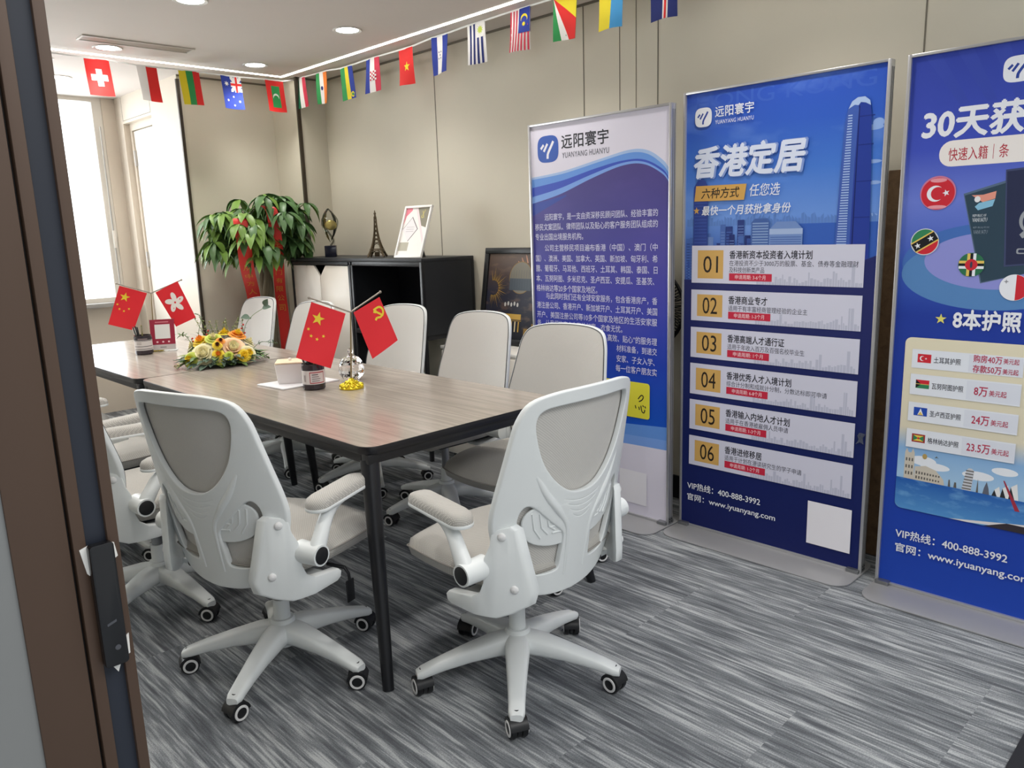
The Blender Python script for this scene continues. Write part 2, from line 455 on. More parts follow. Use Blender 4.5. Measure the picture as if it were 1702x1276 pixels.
# door leaf set into the alcove wall
DOORW = mat('white_door', rgb(236, 230, 220), 0.4, spec=0.4)
def door2(b):
    bx(b, AX+0.045, 6.165, 0, AX+0.10, 6.205, 2.315, WALL_W); bx(b, AX+0.045, 6.715, 0, AX+0.10, 6.755, 2.315, WALL_W)
    bx(b, AX+0.045, 6.205, 2.262, AX+0.10, 6.715, 2.315, WALL_W)
    bx(b, AX+0.058, 6.210, 0.01, AX+0.095, 6.710, 2.256, DOORW)
d2 = struct(one('door_2', door2))
hb = MB()
for z in (2.05, 1.25, 0.35): hb.cyl((AX+0.05, 6.712, z-0.06), (AX+0.05, 6.712, z+0.06), 0.012, 0.012, mat('satin_hinge', rgb(190, 188, 184), 0.35, metal=0.8), 12)
hb.build('door_hinge', d2)
def acc(b):
    for (a0, b0, a1, b1) in ((6.17, 2.335, 6.75, 2.338), (6.17, 2.335, 6.173, 2.515), (6.747, 2.335, 6.75, 2.515)): bx(b, AX-0.001, a0, b0, AX+0.002, a1, b1, SEAM_M)
struct(one('trim_5', acc))

# window wall
WFR = mat('white_window_frame', rgb(222, 218, 210), 0.4)
wb = MB()
bx(wb, -0.95, BY+0.01, 0.90, -0.90, BY+0.08, HC, WFR); bx(wb, 2.20, BY+0.01, 0.90, 2.27, BY+0.08, HC, WFR)
bx(wb, -0.90, BY+0.01, 0.90, 2.20, BY+0.08, 0.95, WFR); bx(wb, -0.90, BY+0.01, HC-0.03, 2.20, BY+0.08, HC, WFR)
for x in (0.35, 1.35): bx(wb, x-0.025, BY+0.01, 0.95, x+0.025, BY+0.08, HC-0.03, WFR)
win = struct(wb.build('window_1'))
gb = MB(); bx(gb, -0.90, BY+0.04, 0.95, 2.20, BY+0.046, HC-0.03, clear_mat('window_glass', (0.96, 0.98, 0.98, 1), 0.1))
gb.build('glass_pane', win)
sb = MB(); bx(sb, -0.95, BY-0.10, 0.88, 2.27, BY+0.01, 0.915, mat('grey_sill', rgb(150, 148, 146), 0.4), 0.004); sb.build('window_sill', win)
rb = MB(); rb.tube([(2.235, BY-0.02, 2.30), (2.235, BY-0.02, 1.05)], 0.006, mat('satin_hinge', rgb(190, 188, 184), 0.35, metal=0.8), 8)
rb.box((2.235, BY-0.02, 1.42), (0.02, 0.025, 0.14), WFR, 0.004); rb.build('window_handle', win)

# LED line set into the ceiling, one corner seen
LED = mat('led_line', (1, 0.98, 0.93, 1), 0.5, emit=(1.0, 0.965, 0.90, 1), estr=LED_W)
lb = MB()
bx(lb, -1.1, 5.312, HC-0.003, 3.0, 5.337, HC+0.01, LED); bx(lb, 2.982, 0.95, HC-0.003, 3.005, 5.315, HC+0.01, LED)
struct(lb.build('trim_6'))

# entrance frame beside the camera: bronze jamb with a dark seal band and its lock
JM = mat('bronze_jamb', rgb(78, 61, 50), 0.45, metal=0.2, var=0.06, vscale=5)
JS = mat('dark_blue_seal', rgb(34, 39, 50), 0.5)
jb = MB()
bx(jb, 0.140, 0.822, 0, 0.1885, 0.90, 2.36, JM, 0.001); bx(jb, 0.1885, 0.832, 0, 0.1915, 0.90, 2.36, BLACK_PL)
bx(jb, 0.1915, 0.820, 0, 0.203, 0.90, 2.36, JM, 0.0008); bx(jb, 0.223, 0.820, 0, 0.2335, 0.90, 2.36, JM, 0.0008)
dr = struct(jb.build('door_1'))
jb = MB(); bx(jb, 0.203, 0.826, 0, 0.223, 0.90, 2.36, JS); jb.build('seal_strip', dr)
lk = thing('door_lock', 'black electric lock plate with torn white tape on the door frame', 'lock', (0.2135, 0.8195, 1.040), 0)
b = MB(); b.prism(rrect(-0.0115, -0.066, 0.0115, 0.066, 0.004), lambda a, c, t: (a, t, c), -0.011, 0.0, mat('lock_black', rgb(16, 17, 20), 0.25, spec=0.6), 0.0015); b.build('lock_body', lk)
for q in ([(-0.0175, 0.062), (-0.008, 0.065), (-0.009, 0.030), (-0.0135, 0.036)], [(0.006, 0.064), (0.0145, 0.061), (0.0165, 0.046), (0.010, 0.042)], [(-0.008, -0.060), (0.009, -0.060), (0.002, -0.078)], [(0.008, -0.046), (0.0165, -0.040), (0.0155, -0.062), (0.006, -0.066)]):
    b = MB(); b.prism(q, lambda a, c, t: (a, t, c), -0.0008, 0.0005, mat('torn_tape', rgb(225, 224, 220), 0.7)); b.build('tape_scrap', lk)
b = MB(); b.prism(ell(0.002, -0.046, 0.0028, 0.0028, 16), lambda a, c, t: (a, t, c), -0.0117, -0.0105, mat('lock_mark', rgb(70, 72, 78), 0.4)); b.build('lock_button', lk)
b = MB(); b.prism([(-0.005, -0.021), (0.004, -0.018), (0.004, -0.0155), (-0.005, -0.0185)], lambda a, c, t: (a, t, c), -0.0117, -0.0105, mat('lock_mark', rgb(70, 72, 78), 0.4)); b.build('lock_mark', lk)
mt = tag(one('floor_mat', lambda b: b.prism(rrect(2.10, -0.55, 3.2, 0.392, 0.01), lambda a, c, t: (a, c, t), 0.0, 0.012, mat('black_rubber_mat', rgb(26, 27, 32), 0.7, bump=0.4, bscale=400), 0.003)), 'black rubber mat on the carpet at the near right corner', 'mat')

# ceiling fittings
LAMP_E = mat('downlight_lens', (1, 1, 1, 1), 0.4, emit=(1.0, 0.975, 0.93, 1), estr=14.0)
LAMP_R = mat('downlight_ring', rgb(210, 208, 204), 0.4)
DL = [(1.746, 3.90, 'round ceiling downlight at the top edge, in front of the slot vent'), (1.758, 5.11, 'round ceiling downlight right beside the long slot vent'),
      (2.661, 5.06, 'round ceiling downlight nearest the lit corner of the light line'), (2.642, 3.93, 'round ceiling downlight above the red flag with yellow star'),
      (1.783, 6.18, 'round ceiling downlight beyond the light line, nearest the window')]
for i, (x, y, lab) in enumerate(DL):
    t = thing('ceiling_downlight', lab, 'ceiling light', (x, y, HC), 0, 'ceiling downlights')
    b = MB(); b.lathe([(0.062, -0.002), (0.078, -0.006), (0.082, -0.003), (0.082, 0.0)], (0, 0, 0), LAMP_R, 32); b.build('trim_ring', t)
    b = MB(); b.lathe([(0.0, -0.0035), (0.05, -0.0035), (0.062, -0.002)], (0, 0, 0), LAMP_E, 32); b.build('lens', t)
def spot(x, y):
    d = bpy.data.lights.new('downlight_lamp', 'SPOT'); d.energy = DOWNLIGHT_W; d.spot_size = R(128); d.spot_blend = 0.75; d.shadow_soft_size = 0.07; d.color = (1.0, 0.965, 0.91)
    o = bpy.data.objects.new('downlight_lamp', d); COL.objects.link(o); o.location = (x, y, HC-0.03)
for x in (0.85, 1.75, 2.65):
    for y in (1.45, 2.70, 3.91, 5.09): spot(x, y)
spot(1.783, 6.18)
vt = thing('slot_vent', 'long slot air vent in the ceiling near the light line', 'vent', (1.86, 4.915, HC), R(-2), None)
b = MB(); GV = mat('vent_grille', rgb(178, 168, 156), 0.5)
for (x0, y0, x1, y1) in ((-0.31, -0.062, 0.31, -0.05), (-0.31, 0.05, 0.31, 0.062), (-0.31, -0.05, -0.298, 0.05), (0.298, -0.05, 0.31, 0.05)): bx(b, x0, y0, -0.008, x1, y1, 0.0, mat('vent_frame', rgb(206, 200, 192), 0.5), 0.002)
b.build('frame', vt)
b = MB()
for k in range(9): b.box((0, -0.044+0.011*k, -0.004), (0.59, 0.0075, 0.0015), GV, 0, Matrix.Identity(4))
bx(b, -0.30, -0.05, -0.001, 0.30, 0.05, 0.0, mat('vent_dark', rgb(110, 102, 94), 0.7)); b.build('grille', vt)
sp_ = MB(); sp_.lathe([(0.0, -0.03), (0.012, -0.03), (0.012, -0.024), (0.006, -0.02), (0.008, -0.006), (0.022, -0.003), (0.022, 0)], (1.58, 5.60, HC), LAMP_R, 20)
tag(sp_.build('sprinkler'), 'tiny white sprinkler head in the ceiling beyond the light line', 'sprinkler')

# ------------------------------------------------------------------ meeting tables
def table(label, x0, x1, y0, y1, feet):
    cx, cy = (x0+x1)/2, (y0+y1)/2
    t = thing('meeting_table', label, 'table', (cx, cy, 0), 0, 'meeting tables')
    hx, hy = (x1-x0)/2, (y1-y0)/2
    b = MB(); out = rrect(-hx, -hy, hx, hy, 0.055, 8)
    f = lambda a, c, z: (a, c, z)
    b.prism(out, f, 0.724, 0.7497, TABLE_EDGE, 0.003)
    b.poly([f(a*(1-0.0015/hx), c*(1-0.0015/hy), 0.75) for a, c in out], TABLE_TOP)
    b.build('tabletop', t, 30)
    b = MB(); ins = 0.012
    for (ax, ay, bx_, by) in ((-hx+ins, -hy+ins, hx-ins, -hy+ins+0.04), (-hx+ins, hy-ins-0.04, hx-ins, hy-ins), (-hx+ins, -hy+ins+0.04, -hx+ins+0.03, hy-ins-0.04), (hx-ins-0.03, -hy+ins+0.04, hx-ins, hy-ins-0.04)):
        bx(b, ax, ay, 0.692, bx_, by, 0.724, BLACK_MT, 0.004)
    b.build('frame', t)
    for (tx, ty, fx, fy) in feet:
        b = MB(); b.tube([(tx-cx, ty-cy, 0.70), (tx-cx+(fx-tx)*0.95, ty-cy+(fy-ty)*0.95, 0.03), (fx-cx, fy-cy, 0.0)], [0.030, 0.0185, 0.0175], BLACK_MT, 20)
        b.build('leg', t)
    return t
T1 = table('grey wood grain meeting table with black tapered legs nearest the camera', 1.288, 2.205, 1.967, 3.868,
           [(1.325, 2.01, 1.238, 1.862), (2.165, 2.01, 2.245, 1.875), (1.335, 3.79, 1.30, 3.80), (2.06, 3.77, 2.10, 3.72)])
T2 = table('second grey wood grain meeting table, toward the window, under the yellow flowers', 1.275, 2.215, 3.874, 5.48,
           [(1.335, 3.95, 1.30, 3.93), (2.05, 3.97, 2.08, 3.94), (1.325, 5.42, 1.24, 5.50), (2.165, 5.42, 2.25, 5.50)])
b = MB(); bx(b, -0.14, -0.30, -0.07, 0.14, 0.30, 0.0, BLACK_MT, 0.006); b.build('cable_tray', T1, loc=(-0.20, 0.60, 0.692))

# ------------------------------------------------------------------ office chair
def yb(x, z): return -0.222 - 0.185*(z-0.39) - 0.02*math.sin((z-0.39)/0.6*PI)*0 + 0.060*(abs(x)/0.23)**2
def plate2d(outer, holes, ext, bevel):
    """flat plate with holes -> triangulated mesh in x,y with thickness along z"""
    c = bpy.data.curves.new('plate', 'CURVE'); c.dimensions = '2D'; c.fill_mode = 'BOTH'; c.extrude = ext; c.bevel_depth = bevel; c.bevel_resolution = 2
    for P in [outer]+holes:
        s = c.splines.new('POLY'); s.points.add(len(P)-1)
        for i, p in enumerate(P): s.points[i].co = (p[0], p[1], 0, 1)
        s.use_cyclic_u = True
    o = bpy.data.objects.new('plate', c); COL.objects.link(o)
    dg = bpy.context.evaluated_depsgraph_get(); me = bpy.data.meshes.new_from_object(o.evaluated_get(dg))
    bpy.data.objects.remove(o); bpy.data.curves.remove(c)
    bm = bmesh.new(); bm.from_mesh(me); bpy.data.meshes.remove(me)
    bmesh.ops.remove_doubles(bm, verts=bm.verts, dist=1e-5)
    return bm
def slice_grid(bm, xs, ys):
    for x in xs: bmesh.ops.bisect_plane(bm, geom=bm.verts[:]+bm.edges[:]+bm.faces[:], plane_co=(x, 0, 0), plane_no=(1, 0, 0))
    for y in ys: bmesh.ops.bisect_plane(bm, geom=bm.verts[:]+bm.edges[:]+bm.faces[:], plane_co=(0, y, 0), plane_no=(0, 1, 0))
def frange(a, b, s):
    r = []
    while a < b: r.append(a); a += s
    return r
def mirror(h): return [(-x, z) for x, z in h] + [(x, z) for x, z in h[::-1]]
# outline of the back, right half listed from the bottom up (x, z)
BACK_R = [(0.0, 0.378), (0.08, 0.384), (0.15, 0.402), (0.196, 0.436), (0.224, 0.485), (0.244, 0.545), (0.260, 0.600), (0.266, 0.645), (0.262, 0.70), (0.250, 0.78), (0.238, 0.86), (0.226, 0.92), (0.198, 0.964), (0.135, 0.982), (0.06, 0.987), (0.0, 0.988)]
def back_outline(k=4):
    r = [(p.x, p.y) for p in smooth_path([(x, z, 0) for x, z in BACK_R], k)]
    return r + [(-x, z) for x, z in r[-2:0:-1]]
def closed_smooth(pts, k=5): return [(p.x, p.y) for p in smooth_path([(x, z, 0) for x, z in pts], k, True)]
SHR = [(0.06, 0.694), (0.115, 0.735), (0.155, 0.790), (0.180, 0.855), (0.190, 0.912), (0.172, 0.944), (0.115, 0.954)]
SHIELD = closed_smooth([(0.0, 0.682)]+SHR+[(0.0, 0.957)]+[(-x, z) for x, z in SHR[::-1]])
LOWH = [(0.066, 0.455), (0.120, 0.452), (0.160, 0.466), (0.184, 0.520), (0.203, 0.585), (0.212, 0.640), (0.196, 0.676), (0.165, 0.672), (0.110, 0.620), (0.064, 0.578), (0.055, 0.550), (0.058, 0.500)]
LOW_R = closed_smooth(LOWH, 3); LOW_L = [(-x, z) for x, z in LOW_R]
def slots():
    out = []
    for k in range(4):
        w = 0.076-0.013*k; z0 = 0.662-0.018*k; P = []
        for i in range(9): x = -w+2*w*i/8; P.append((x, z0+0.016*(x/w)**2))
        for i in range(8, -1, -1): x = -w+2*w*i/8; P.append((x, z0-0.0052+0.016*(x/w)**2))
        out.append(P)
    return out

def build_chair():
    t = thing('office_chair', '', 'chair', (0, 0, 0), 0, 'office chairs around the tables')
    # star base
    b = MB()
    b.lathe([(0.0, 0.075), (0.040, 0.075), (0.046, 0.09), (0.043, 0.150), (0.036, 0.168), (0.0, 0.168)], (0, 0, 0), WHITE_PL, 32)
    for k in range(5):
        a = R(8+72*k); d = Vector((math.cos(a), math.sin(a), 0))
        prof = [(0.02, 0.122, 0.040, 0.036), (0.08, 0.120, 0.038, 0.032), (0.16, 0.108, 0.032, 0.025), (0.24, 0.091, 0.0265, 0.020), (0.285, 0.079, 0.0245, 0.0175), (0.312, 0.071, 0.024, 0.0155), (0.328, 0.067, 0.018, 0.011)]
        rings = []; sd = Vector((-d.y, d.x, 0))
        co = []; seg = 16
        for r, z, w, h in prof:
            for q in range(seg):
                an = 2*PI*q/seg; cx, sx = math.cos(an), math.sin(an)
                ex = math.copysign(abs(cx)**0.6, cx)*w; ez = math.copysign(abs(sx)**0.6, sx)*h
                co.append(d*r + sd*ex + Vector((0, 0, z+ez)))
        fs = []
        for i in range(len(prof)-1):
            for q in range(seg): fs.append((i*seg+q, i*seg+(q+1) % seg, (i+1)*seg+(q+1) % seg, (i+1)*seg+q))
        fs.append(tuple(range(seg))[::-1]); fs.append(tuple((len(prof)-1)*seg+q for q in range(seg)))
        b.raw(co, fs, WHITE_PL)
    b.build('star_base', t, 50)
    # casters
    for k in range(5):
        a = R(8+72*k); c = Vector((0.31*math.cos(a), 0.31*math.sin(a), 0.0))
        yaw = a + R((35, -60, 100, 20, -25)[k])
        M = Matrix.Translation(c) @ Matrix.Rotation(yaw, 4, 'Z')
        b = MB()
        for s in (-1, 1):
            y = s*0.0165
            b2 = MB(); b2.lathe([(0.0, -0.010), (0.024, -0.010), (0.0285, -0.007), (0.030, 0.0), (0.0285, 0.007), (0.024, 0.010), (0.0, 0.010)], (0, 0, 0), BLACK_PL, 28, 'Y')
            bmesh.ops.transform(b2.bm, matrix=M @ Matrix.Translation((0, y, 0.030)), verts=b2.bm.verts); b._merge(b2.bm, BLACK_PL)
        b2 = MB()
        b2.lathe([(0.0, -0.006), (0.026, -0.006), (0.026, 0.006), (0.0, 0.006)], (0, 0, 0.030), BLACK_PL, 20, 'Y')
        hood = ell(0, 0.030, 0.033, 0.033, 12, 10, 175)+ell(0, 0.030, 0.024, 0.024, 12, 175, 10)
        b2.prism(hood, lambda p, q, s: (p, s, q), -0.026, 0.026, BLACK_PL, 0.0)
        b2.cyl((0, 0, 0.055), (0, 0, 0.085), 0.008, 0.008, BLACK_PL, 12)
        bmesh.ops.transform(b2.bm, matrix=M, verts=b2.bm.verts); b._merge(b2.bm, BLACK_PL)
        w = b.build('caster', t)
        for s in (-1, 1):
            b = MB(); b.lathe([(0.0165, 0), (0.0165, 0.0022), (0.0225, 0.0022), (0.0235, 0.0)], (0, 0, 0), RING_W, 28, 'Y')
            if s < 0: bmesh.ops.scale(b.bm, vec=(1, -1, 1), verts=b.bm.verts)
            bmesh.ops.transform(b.bm, matrix=M @ Matrix.Translation((0, s*0.0266, 0.030)), verts=b.bm.verts)
            b.build('wheel_ring', w)
    # gas lift and mechanism
    b = MB(); b.cyl((0, 0, 0.16), (0, 0, 0.235), 0.027, 0.026, WHITE_PL, 20); b.cyl((0, 0, 0.23), (0, 0, 0.37), 0.0195, 0.0195, GREY_ST, 20); b.build('gas_lift', t)
    b = MB(); b.box((0, -0.02, 0.378), (0.17, 0.22, 0.04), BLACK_PL, 0.008); b.box((0, -0.02, 0.404), (0.36, 0.36, 0.022), mat('seat_shell', rgb(52, 53, 56), 0.5), 0.008); b.build('seat_plate', t)
    # cushion
    b = MB(); N = 28; co = []; fs = []
    def sq(u, v):   # square to rounded square
        return u*math.sqrt(max(0, 1-0.30*v*v)), v*math.sqrt(max(0, 1-0.30*u*u))
    hx, hy = 0.275, 0.272
    for face in (1, -1):
        base = len(co)
        for i in range(N+1):
            for j in range(N+1):
                u, v = -1+2*i/N, -1+2*j/N
                x, y = sq(u, v); m4 = max(abs(u), abs(v))
                edge = (1-m4**6)
                if face > 0: z = 0.462 + 0.040*edge**0.5 + 0.006*math.cos(u*PI)*edge - (0.022*max(0, v)**3) - 0.010*(1-u*u)*edge*0.3
                else: z = 0.462 - 0.052*edge**0.35 - (0.018*max(0, v)**3)
                inset = 1.0 - 0.03*(1-edge)
                co.append((x*hx*inset, 0.03+y*hy*inset, z))
        for i in range(N):
            for j in range(N):
                a = base+i*(N+1)+j
                q = (a, a+N+1, a+N+2, a+1); fs.append(q if face > 0 else q[::-1])
    b.raw(co, fs, SEAT_GREY); bmesh.ops.remove_doubles(b.bm, verts=b.bm.verts, dist=1e-5)
    seat = b.build('seat', t, 60)
    loop = []
    for s in range(80):
        a = 2*PI*s/80; u, v = math.cos(a), math.sin(a); k = 1/max(abs(u), abs(v)); u, v = u*k, v*k
        x, y = sq(u, v); loop.append((x*hx*0.972, 0.03+y*hy*0.972, 0.4625-0.020*max(0, v)**3))
    b = MB(); b.tube(loop+[loop[0]], 0.0028, mat('seat_seam', rgb(150, 146, 140), 0.8), 6); b.build('seam_piping', seat)
    # brackets, flip-up arms
    for s in (-1, 1):
        P = [(-0.185, 0.606), (-0.195, 0.620), (-0.226, 0.630), (-0.238, 0.618), (-0.256, 0.500), (-0.266, 0.440), (-0.258, 0.402), (-0.225, 0.380), (-0.190, 0.366), (-0.150, 0.370), (-0.040, 0.372), (-0.024, 0.380), (-0.020, 0.398), (-0.030, 0.408), (-0.128, 0.424), (-0.152, 0.440), (-0.162, 0.470), (-0.166, 0.540), (-0.180, 0.575)]
        b = MB(); xo, xi = 0.298*s, 0.264*s
        hug = lambda y: -s*(1.9*max(0, -0.125-y)**1.5)
        b.prism(P, lambda p, q, x: (x, p, q), min(xo, xi), max(xo, xi), WHITE_PL, 0.006)
        for yy in (-0.25, -0.235, -0.22, -0.205, -0.19, -0.175, -0.155, -0.135): bmesh.ops.bisect_plane(b.bm, geom=b.bm.verts[:]+b.bm.edges[:]+b.bm.faces[:], plane_co=(0, yy, 0), plane_no=(0, 1, 0))
        for v in b.bm.verts: v.co.x += hug(v.co.y)
        # foot of the bracket running in under the seat
        b.box((0.19*s, -0.10, 0.385), (0.18, 0.13, 0.018), WHITE_PL, 0.005)
        b.tube([(0.262*s, -0.147, 0.505), (0.345*s, -0.147, 0.505)], [0.034, 0.031], WHITE_PL, 28)
        br = b.build('arm_bracket', t)
        for (y, z) in ((-0.210, 0.602), (-0.232, 0.452)):
            b = MB(); b.lathe([(0.0, 0.0), (0.012, 0.0), (0.0115, 0.003), (0.008, 0.006), (0.0, 0.0072)], (0, 0, 0), RING_W, 20, 'X')
            bmesh.ops.transform(b.bm, matrix=Matrix.Translation((0.298*s+hug(y), y, z)) @ Matrix.Scale(s, 4, (1, 0, 0)) @ Matrix.Rotation(R(-32), 4, 'Z'), verts=b.bm.verts)
            b.build('bolt', br)
        b = MB(); b.lathe([(0.0, 0.0), (0.0255, 0.0), (0.0255, 0.0015), (0.023, 0.003), (0.0, 0.003)], (0, 0, 0), BLACK_PL, 28, 'X')
        bmesh.ops.transform(b.bm, matrix=Matrix.Translation((0.3445*s, -0.147, 0.505)) @ Matrix.Scale(s, 4, (1, 0, 0)), verts=b.bm.verts)
        b.build('pivot_cap', br)
        ca, sa = math.cos(R(9)), math.sin(R(9))
        def arm(u, v): return (s*(0.278+u*ca-v*sa), 0.012+u*sa+v*ca)     # u outward, v forward, turned in by nine degrees
        b = MB(); path = smooth_path([(0.322*s, -0.147, 0.505), (0.318*s, -0.118, 0.548), (0.306*s, -0.078, 0.590), (0.290*s, -0.025, 0.612), (0.276*s, 0.04, 0.620)], 5)
        n = len(path)
        b.tube(path, [0.027-0.010*i/(n-1) for i in range(n)], WHITE_PL, 16, flat=(0.9, 1.0))
        def stad(r, L, n=14): return [(r*math.cos(R(a)), L+r*math.sin(R(a))) for a in [180*i/n for i in range(n+1)]]+[(r*math.cos(R(a)), -L+r*math.sin(R(a))) for a in [180+180*i/n for i in range(n+1)]]
        LL = 0.108
        b.prism(stad(0.038, LL), lambda p, q, z: arm(p, q)+(z,), 0.618, 0.630, WHITE_PL, 0.004)
        ar = b.build('armrest', t)
        b = MB(); co = []; fs = []; out = stad(0.0365, LL); n = len(out)
        rings = [(1.0, 0.629), (1.0, 0.640), (0.94, 0.651), (0.78, 0.658), (0.45, 0.6615), (0.0, 0.6625)]
        for k, z in rings:
            for x, y in out:
                yy = max(-LL, min(LL, y)); co.append(arm(x*k, yy*(0.35+0.65*k) + (y-yy)*k)+(z,))
        for i in range(len(rings)-1):
            for q in range(n): fs.append((i*n+q, i*n+(q+1) % n, (i+1)*n+(q+1) % n, (i+1)*n+q))
        b.raw(co, fs, SEAT_GREY); b.build('arm_pad', ar, 60)
    # back frame
    out = back_outline()
    bm = plate2d(out, [SHIELD, LOW_R, LOW_L]+slots(), 0.0055, 0.004)
    slice_grid(bm, frange(-0.253, 0.26, 0.022), frange(0.40, 0.99, 0.05))
    for v in bm.verts:
        x, z, d = v.co.x, v.co.y, v.co.z
        v.co = (x, yb(x, z)-d, z)
    b = MB(); b.bm.free(); b.bm = bm; b.mi(WHITE_PL)
    for f in bm.faces: f.smooth = True; f.material_index = 0
    for s in (-1, 1):
        rid = smooth_path([(0.172*s, 0, 0.775), (0.134*s, 0, 0.706), (0.086*s, 0, 0.642), (0.052*s, 0, 0.590), (0.043*s, 0, 0.520), (0.040*s, 0, 0.435)], 5)
        b.tube([(p.x, yb(p.x, p.z)-0.007*min(1, i_/9), p.z) for i_, p in enumerate(rid)], [0.004+0.009*math.sin(PI*min(1, (i+1)/(len(rid)*0.55)))**0.5 if i < len(rid)*0.5 else 0.011-0.005*(i/len(rid)) for i in range(len(rid))], WHITE_PL, 10, flat=(1.0, 0.75), up=(0, 1, 0))
    rim = [(x, yb(x, z)-0.004, z) for x, z in out]
    b.build('back_frame', t, 45)
    # mesh fabric over the front of the frame, dark piping round it
    ins = [(x*0.985, 0.685+(z-0.685)*0.99) for x, z in out]
    b = MB(); co = []; fs = []; n = len(ins); K = 10
    for lay, off in ((1, 0.017), (-1, 0.0115)):
        base = len(co); co.append((0, yb(0, 0.70)+off, 0.70))
        for r in range(1, K+1):
            k = r/K
            for x, z in ins:
                xx, zz = x*k, 0.70+(z-0.70)*k
                co.append((xx, yb(xx, zz)+off-(0.004*k**8 if lay > 0 else 0), zz))
        for q in range(n): 
            tri = (base, base+1+q, base+1+(q+1) % n); fs.append(tri if lay > 0 else tri[::-1])
        for r in range(K-1):
            for q in range(n):
                a = base+1+r*n+q; c = base+1+r*n+(q+1) % n
                qd = (a, a+n, c+n, c); fs.append(qd if lay > 0 else qd[::-1])
    m0 = 1+(K-1)*n; tot = 1+K*n
    for q in range(n): fs.append((m0+q, m0+(q+1) % n, tot+m0+(q+1) % n, tot+m0+q))
    b.raw(co, fs, MESH_GREY); bk = b.build('back_mesh', t, 60)
    b = MB(); rim = [(x*0.993, yb(x, z)+0.0105, 0.685+(z-0.685)*0.995) for x, z in out]; b.tube(rim+[rim[0]], 0.0028, PIPING, 6); b.build('piping', bk)
    # lumbar pad with its chevron ribs, seen through the frame from behind
    pad = closed_smooth([(0.0, 0.538), (0.10, 0.540), (0.165, 0.566), (0.188, 0.610), (0.178, 0.652), (0.12, 0.670), (0.0, 0.665), (-0.12, 0.670), (-0.178, 0.652), (-0.188, 0.610), (-0.165, 0.566), (-0.10, 0.540)], 4)
    bm = plate2d(pad, [], 0.0015, 0.002); slice_grid(bm, frange(-0.18, 0.19, 0.02), [])
    for v in bm.verts: x, z, d = v.co.x, v.co.y, v.co.z; v.co = (x, yb(x, z)-d, z)
    b = MB(); b.bm.free(); b.bm = bm; b.mi(WHITE_PL)
    for f in bm.faces: f.smooth = True; f.material_index = 0
    for s in (-1, 1):
        for k in range(3):
            o_ = 0.022*k
            r_ = [((0.166-o_)*s, 0.650-0.2*o_), ((0.156-o_)*s, 0.602), ((0.134-o_)*s, 0.570+0.35*o_)]
            b.tube([(x, yb(x, z)-0.0035, z) for x, z in r_], 0.003, WHITE_PL, 8)
            r_ = [(0.066*s, 0.632-0.028*k), ((0.116-0.4*o_)*s, 0.614-0.018*k)]
            b.tube([(x, yb(x, z)-0.0035, z) for x, z in r_], 0.003, WHITE_PL, 8)
    b.build('lumbar_pad', t)
    return t
CH0 = build_chair()
def place_chair(x, y, az, lab, first=[True]):
    c = CH0 if first[0] else copy_tree(CH0)
    first[0] = False
    c.location = (x, y, 0); c.rotation_euler = (0, 0, -R(az)); c['label'] = lab
    return c
place_chair(1.575, 1.622, 0, 'white office chair at the near table end, right of the black front leg')
cl = place_chair(1.100, 2.247, 74, 'white office chair at the table side, left of the black front leg')
place_chair(1.00, 3.04, 88, 'white office chair half hidden by the door frame, behind the front left chair')
place_chair(1.05, 3.78, 86, 'office chair third along the left table side, only seat and armrest showing')
place_chair(1.04, 4.60, 92, 'office chair at the far left table side, nearest the window sill')
place_chair(2.20, 2.19, -92, 'grey backed chair facing us in front of the purple text banner')
place_chair(2.38, 2.93, -88, 'grey backed chair facing us in front of the framed night poster')
place_chair(2.42, 3.64, -90, 'grey backed chair facing us behind the hammer and sickle flag')
place_chair(2.27, 4.352, -90, 'grey backed chair facing us, mostly hidden by the near five star flag')
place_chair(2.26, 5.06, -90, 'grey backed chair facing us in front of the ribboned plant')
for k_ in kids(cl):
    if k_.name.split('.')[0] in ('star_base', 'caster'): k_.rotation_euler = (0, 0, R(-8))
# lever with a hanging tag on the front left chair
b = MB(); b.tube([(0.20, 0.02, 0.384), (0.262, 0.03, 0.380), (0.272, 0.035, 0.36), (0.272, 0.038, 0.335)], [0.006, 0.006, 0.005, 0.005], BLACK_PL, 10)
b.box((0.272, 0.038, 0.302), (0.006, 0.034, 0.072), BLACK_PL, 0.002); o = b.build('lever_tag', cl); o['label'] = 'black lever with hanging tag'

# ------------------------------------------------------------------ cabinet, credenza and what stands on them
CABW = mat('cabinet_white_door', rgb(224, 218, 208), 0.35)
CABD = mat('cabinet_dark_panel', rgb(38, 40, 44), 0.45, var=0.03)
CABI = mat('cabinet_inside', rgb(22, 23, 32), 0.5)
cab = thing('storage_cabinet', 'black storage cabinet with two white notched doors and an open bay', 'cabinet', (2.87, 3.667, 0))
D, L, TOP = 0.415, 1.53, 1.245     # local: x depth, y along the wall
b = MB()
bx(b, 0, 0, TOP-0.022, D, L, TOP, CABD, 0.003)
for y in (0.0, 0.735, 0.765, L-0.022): bx(b, 0, y, 0, 0.022, y+0.022, TOP-0.022, BLACK_MT, 0.002)
for y in (0.0, L-0.022): bx(b, D-0.022, y, 0, D, y+0.022, TOP-0.022, BLACK_MT, 0.002)
bx(b, 0, 0.022, TOP-0.048, 0.022, L-0.022, TOP-0.022, BLACK_MT, 0.002)
bx(b, 0, 0.022, 0.755, 0.022, 0.735, 0.785, BLACK_MT, 0.002); bx(b, 0.022, 0.0, 0.755, D-0.022, 0.022, 0.785, BLACK_MT, 0.002)
b.build('frame', cab)
b = MB(); bx(b, 0.022, 0.002, 0.785, D-0.022, 0.020, TOP-0.022, CABD); b.build('side_panel', cab)
b = MB(); bx(b, 0.022, L-0.020, 0.06, D-0.022, L-0.002, TOP-0.022, CABD); b.build('side_panel', cab)
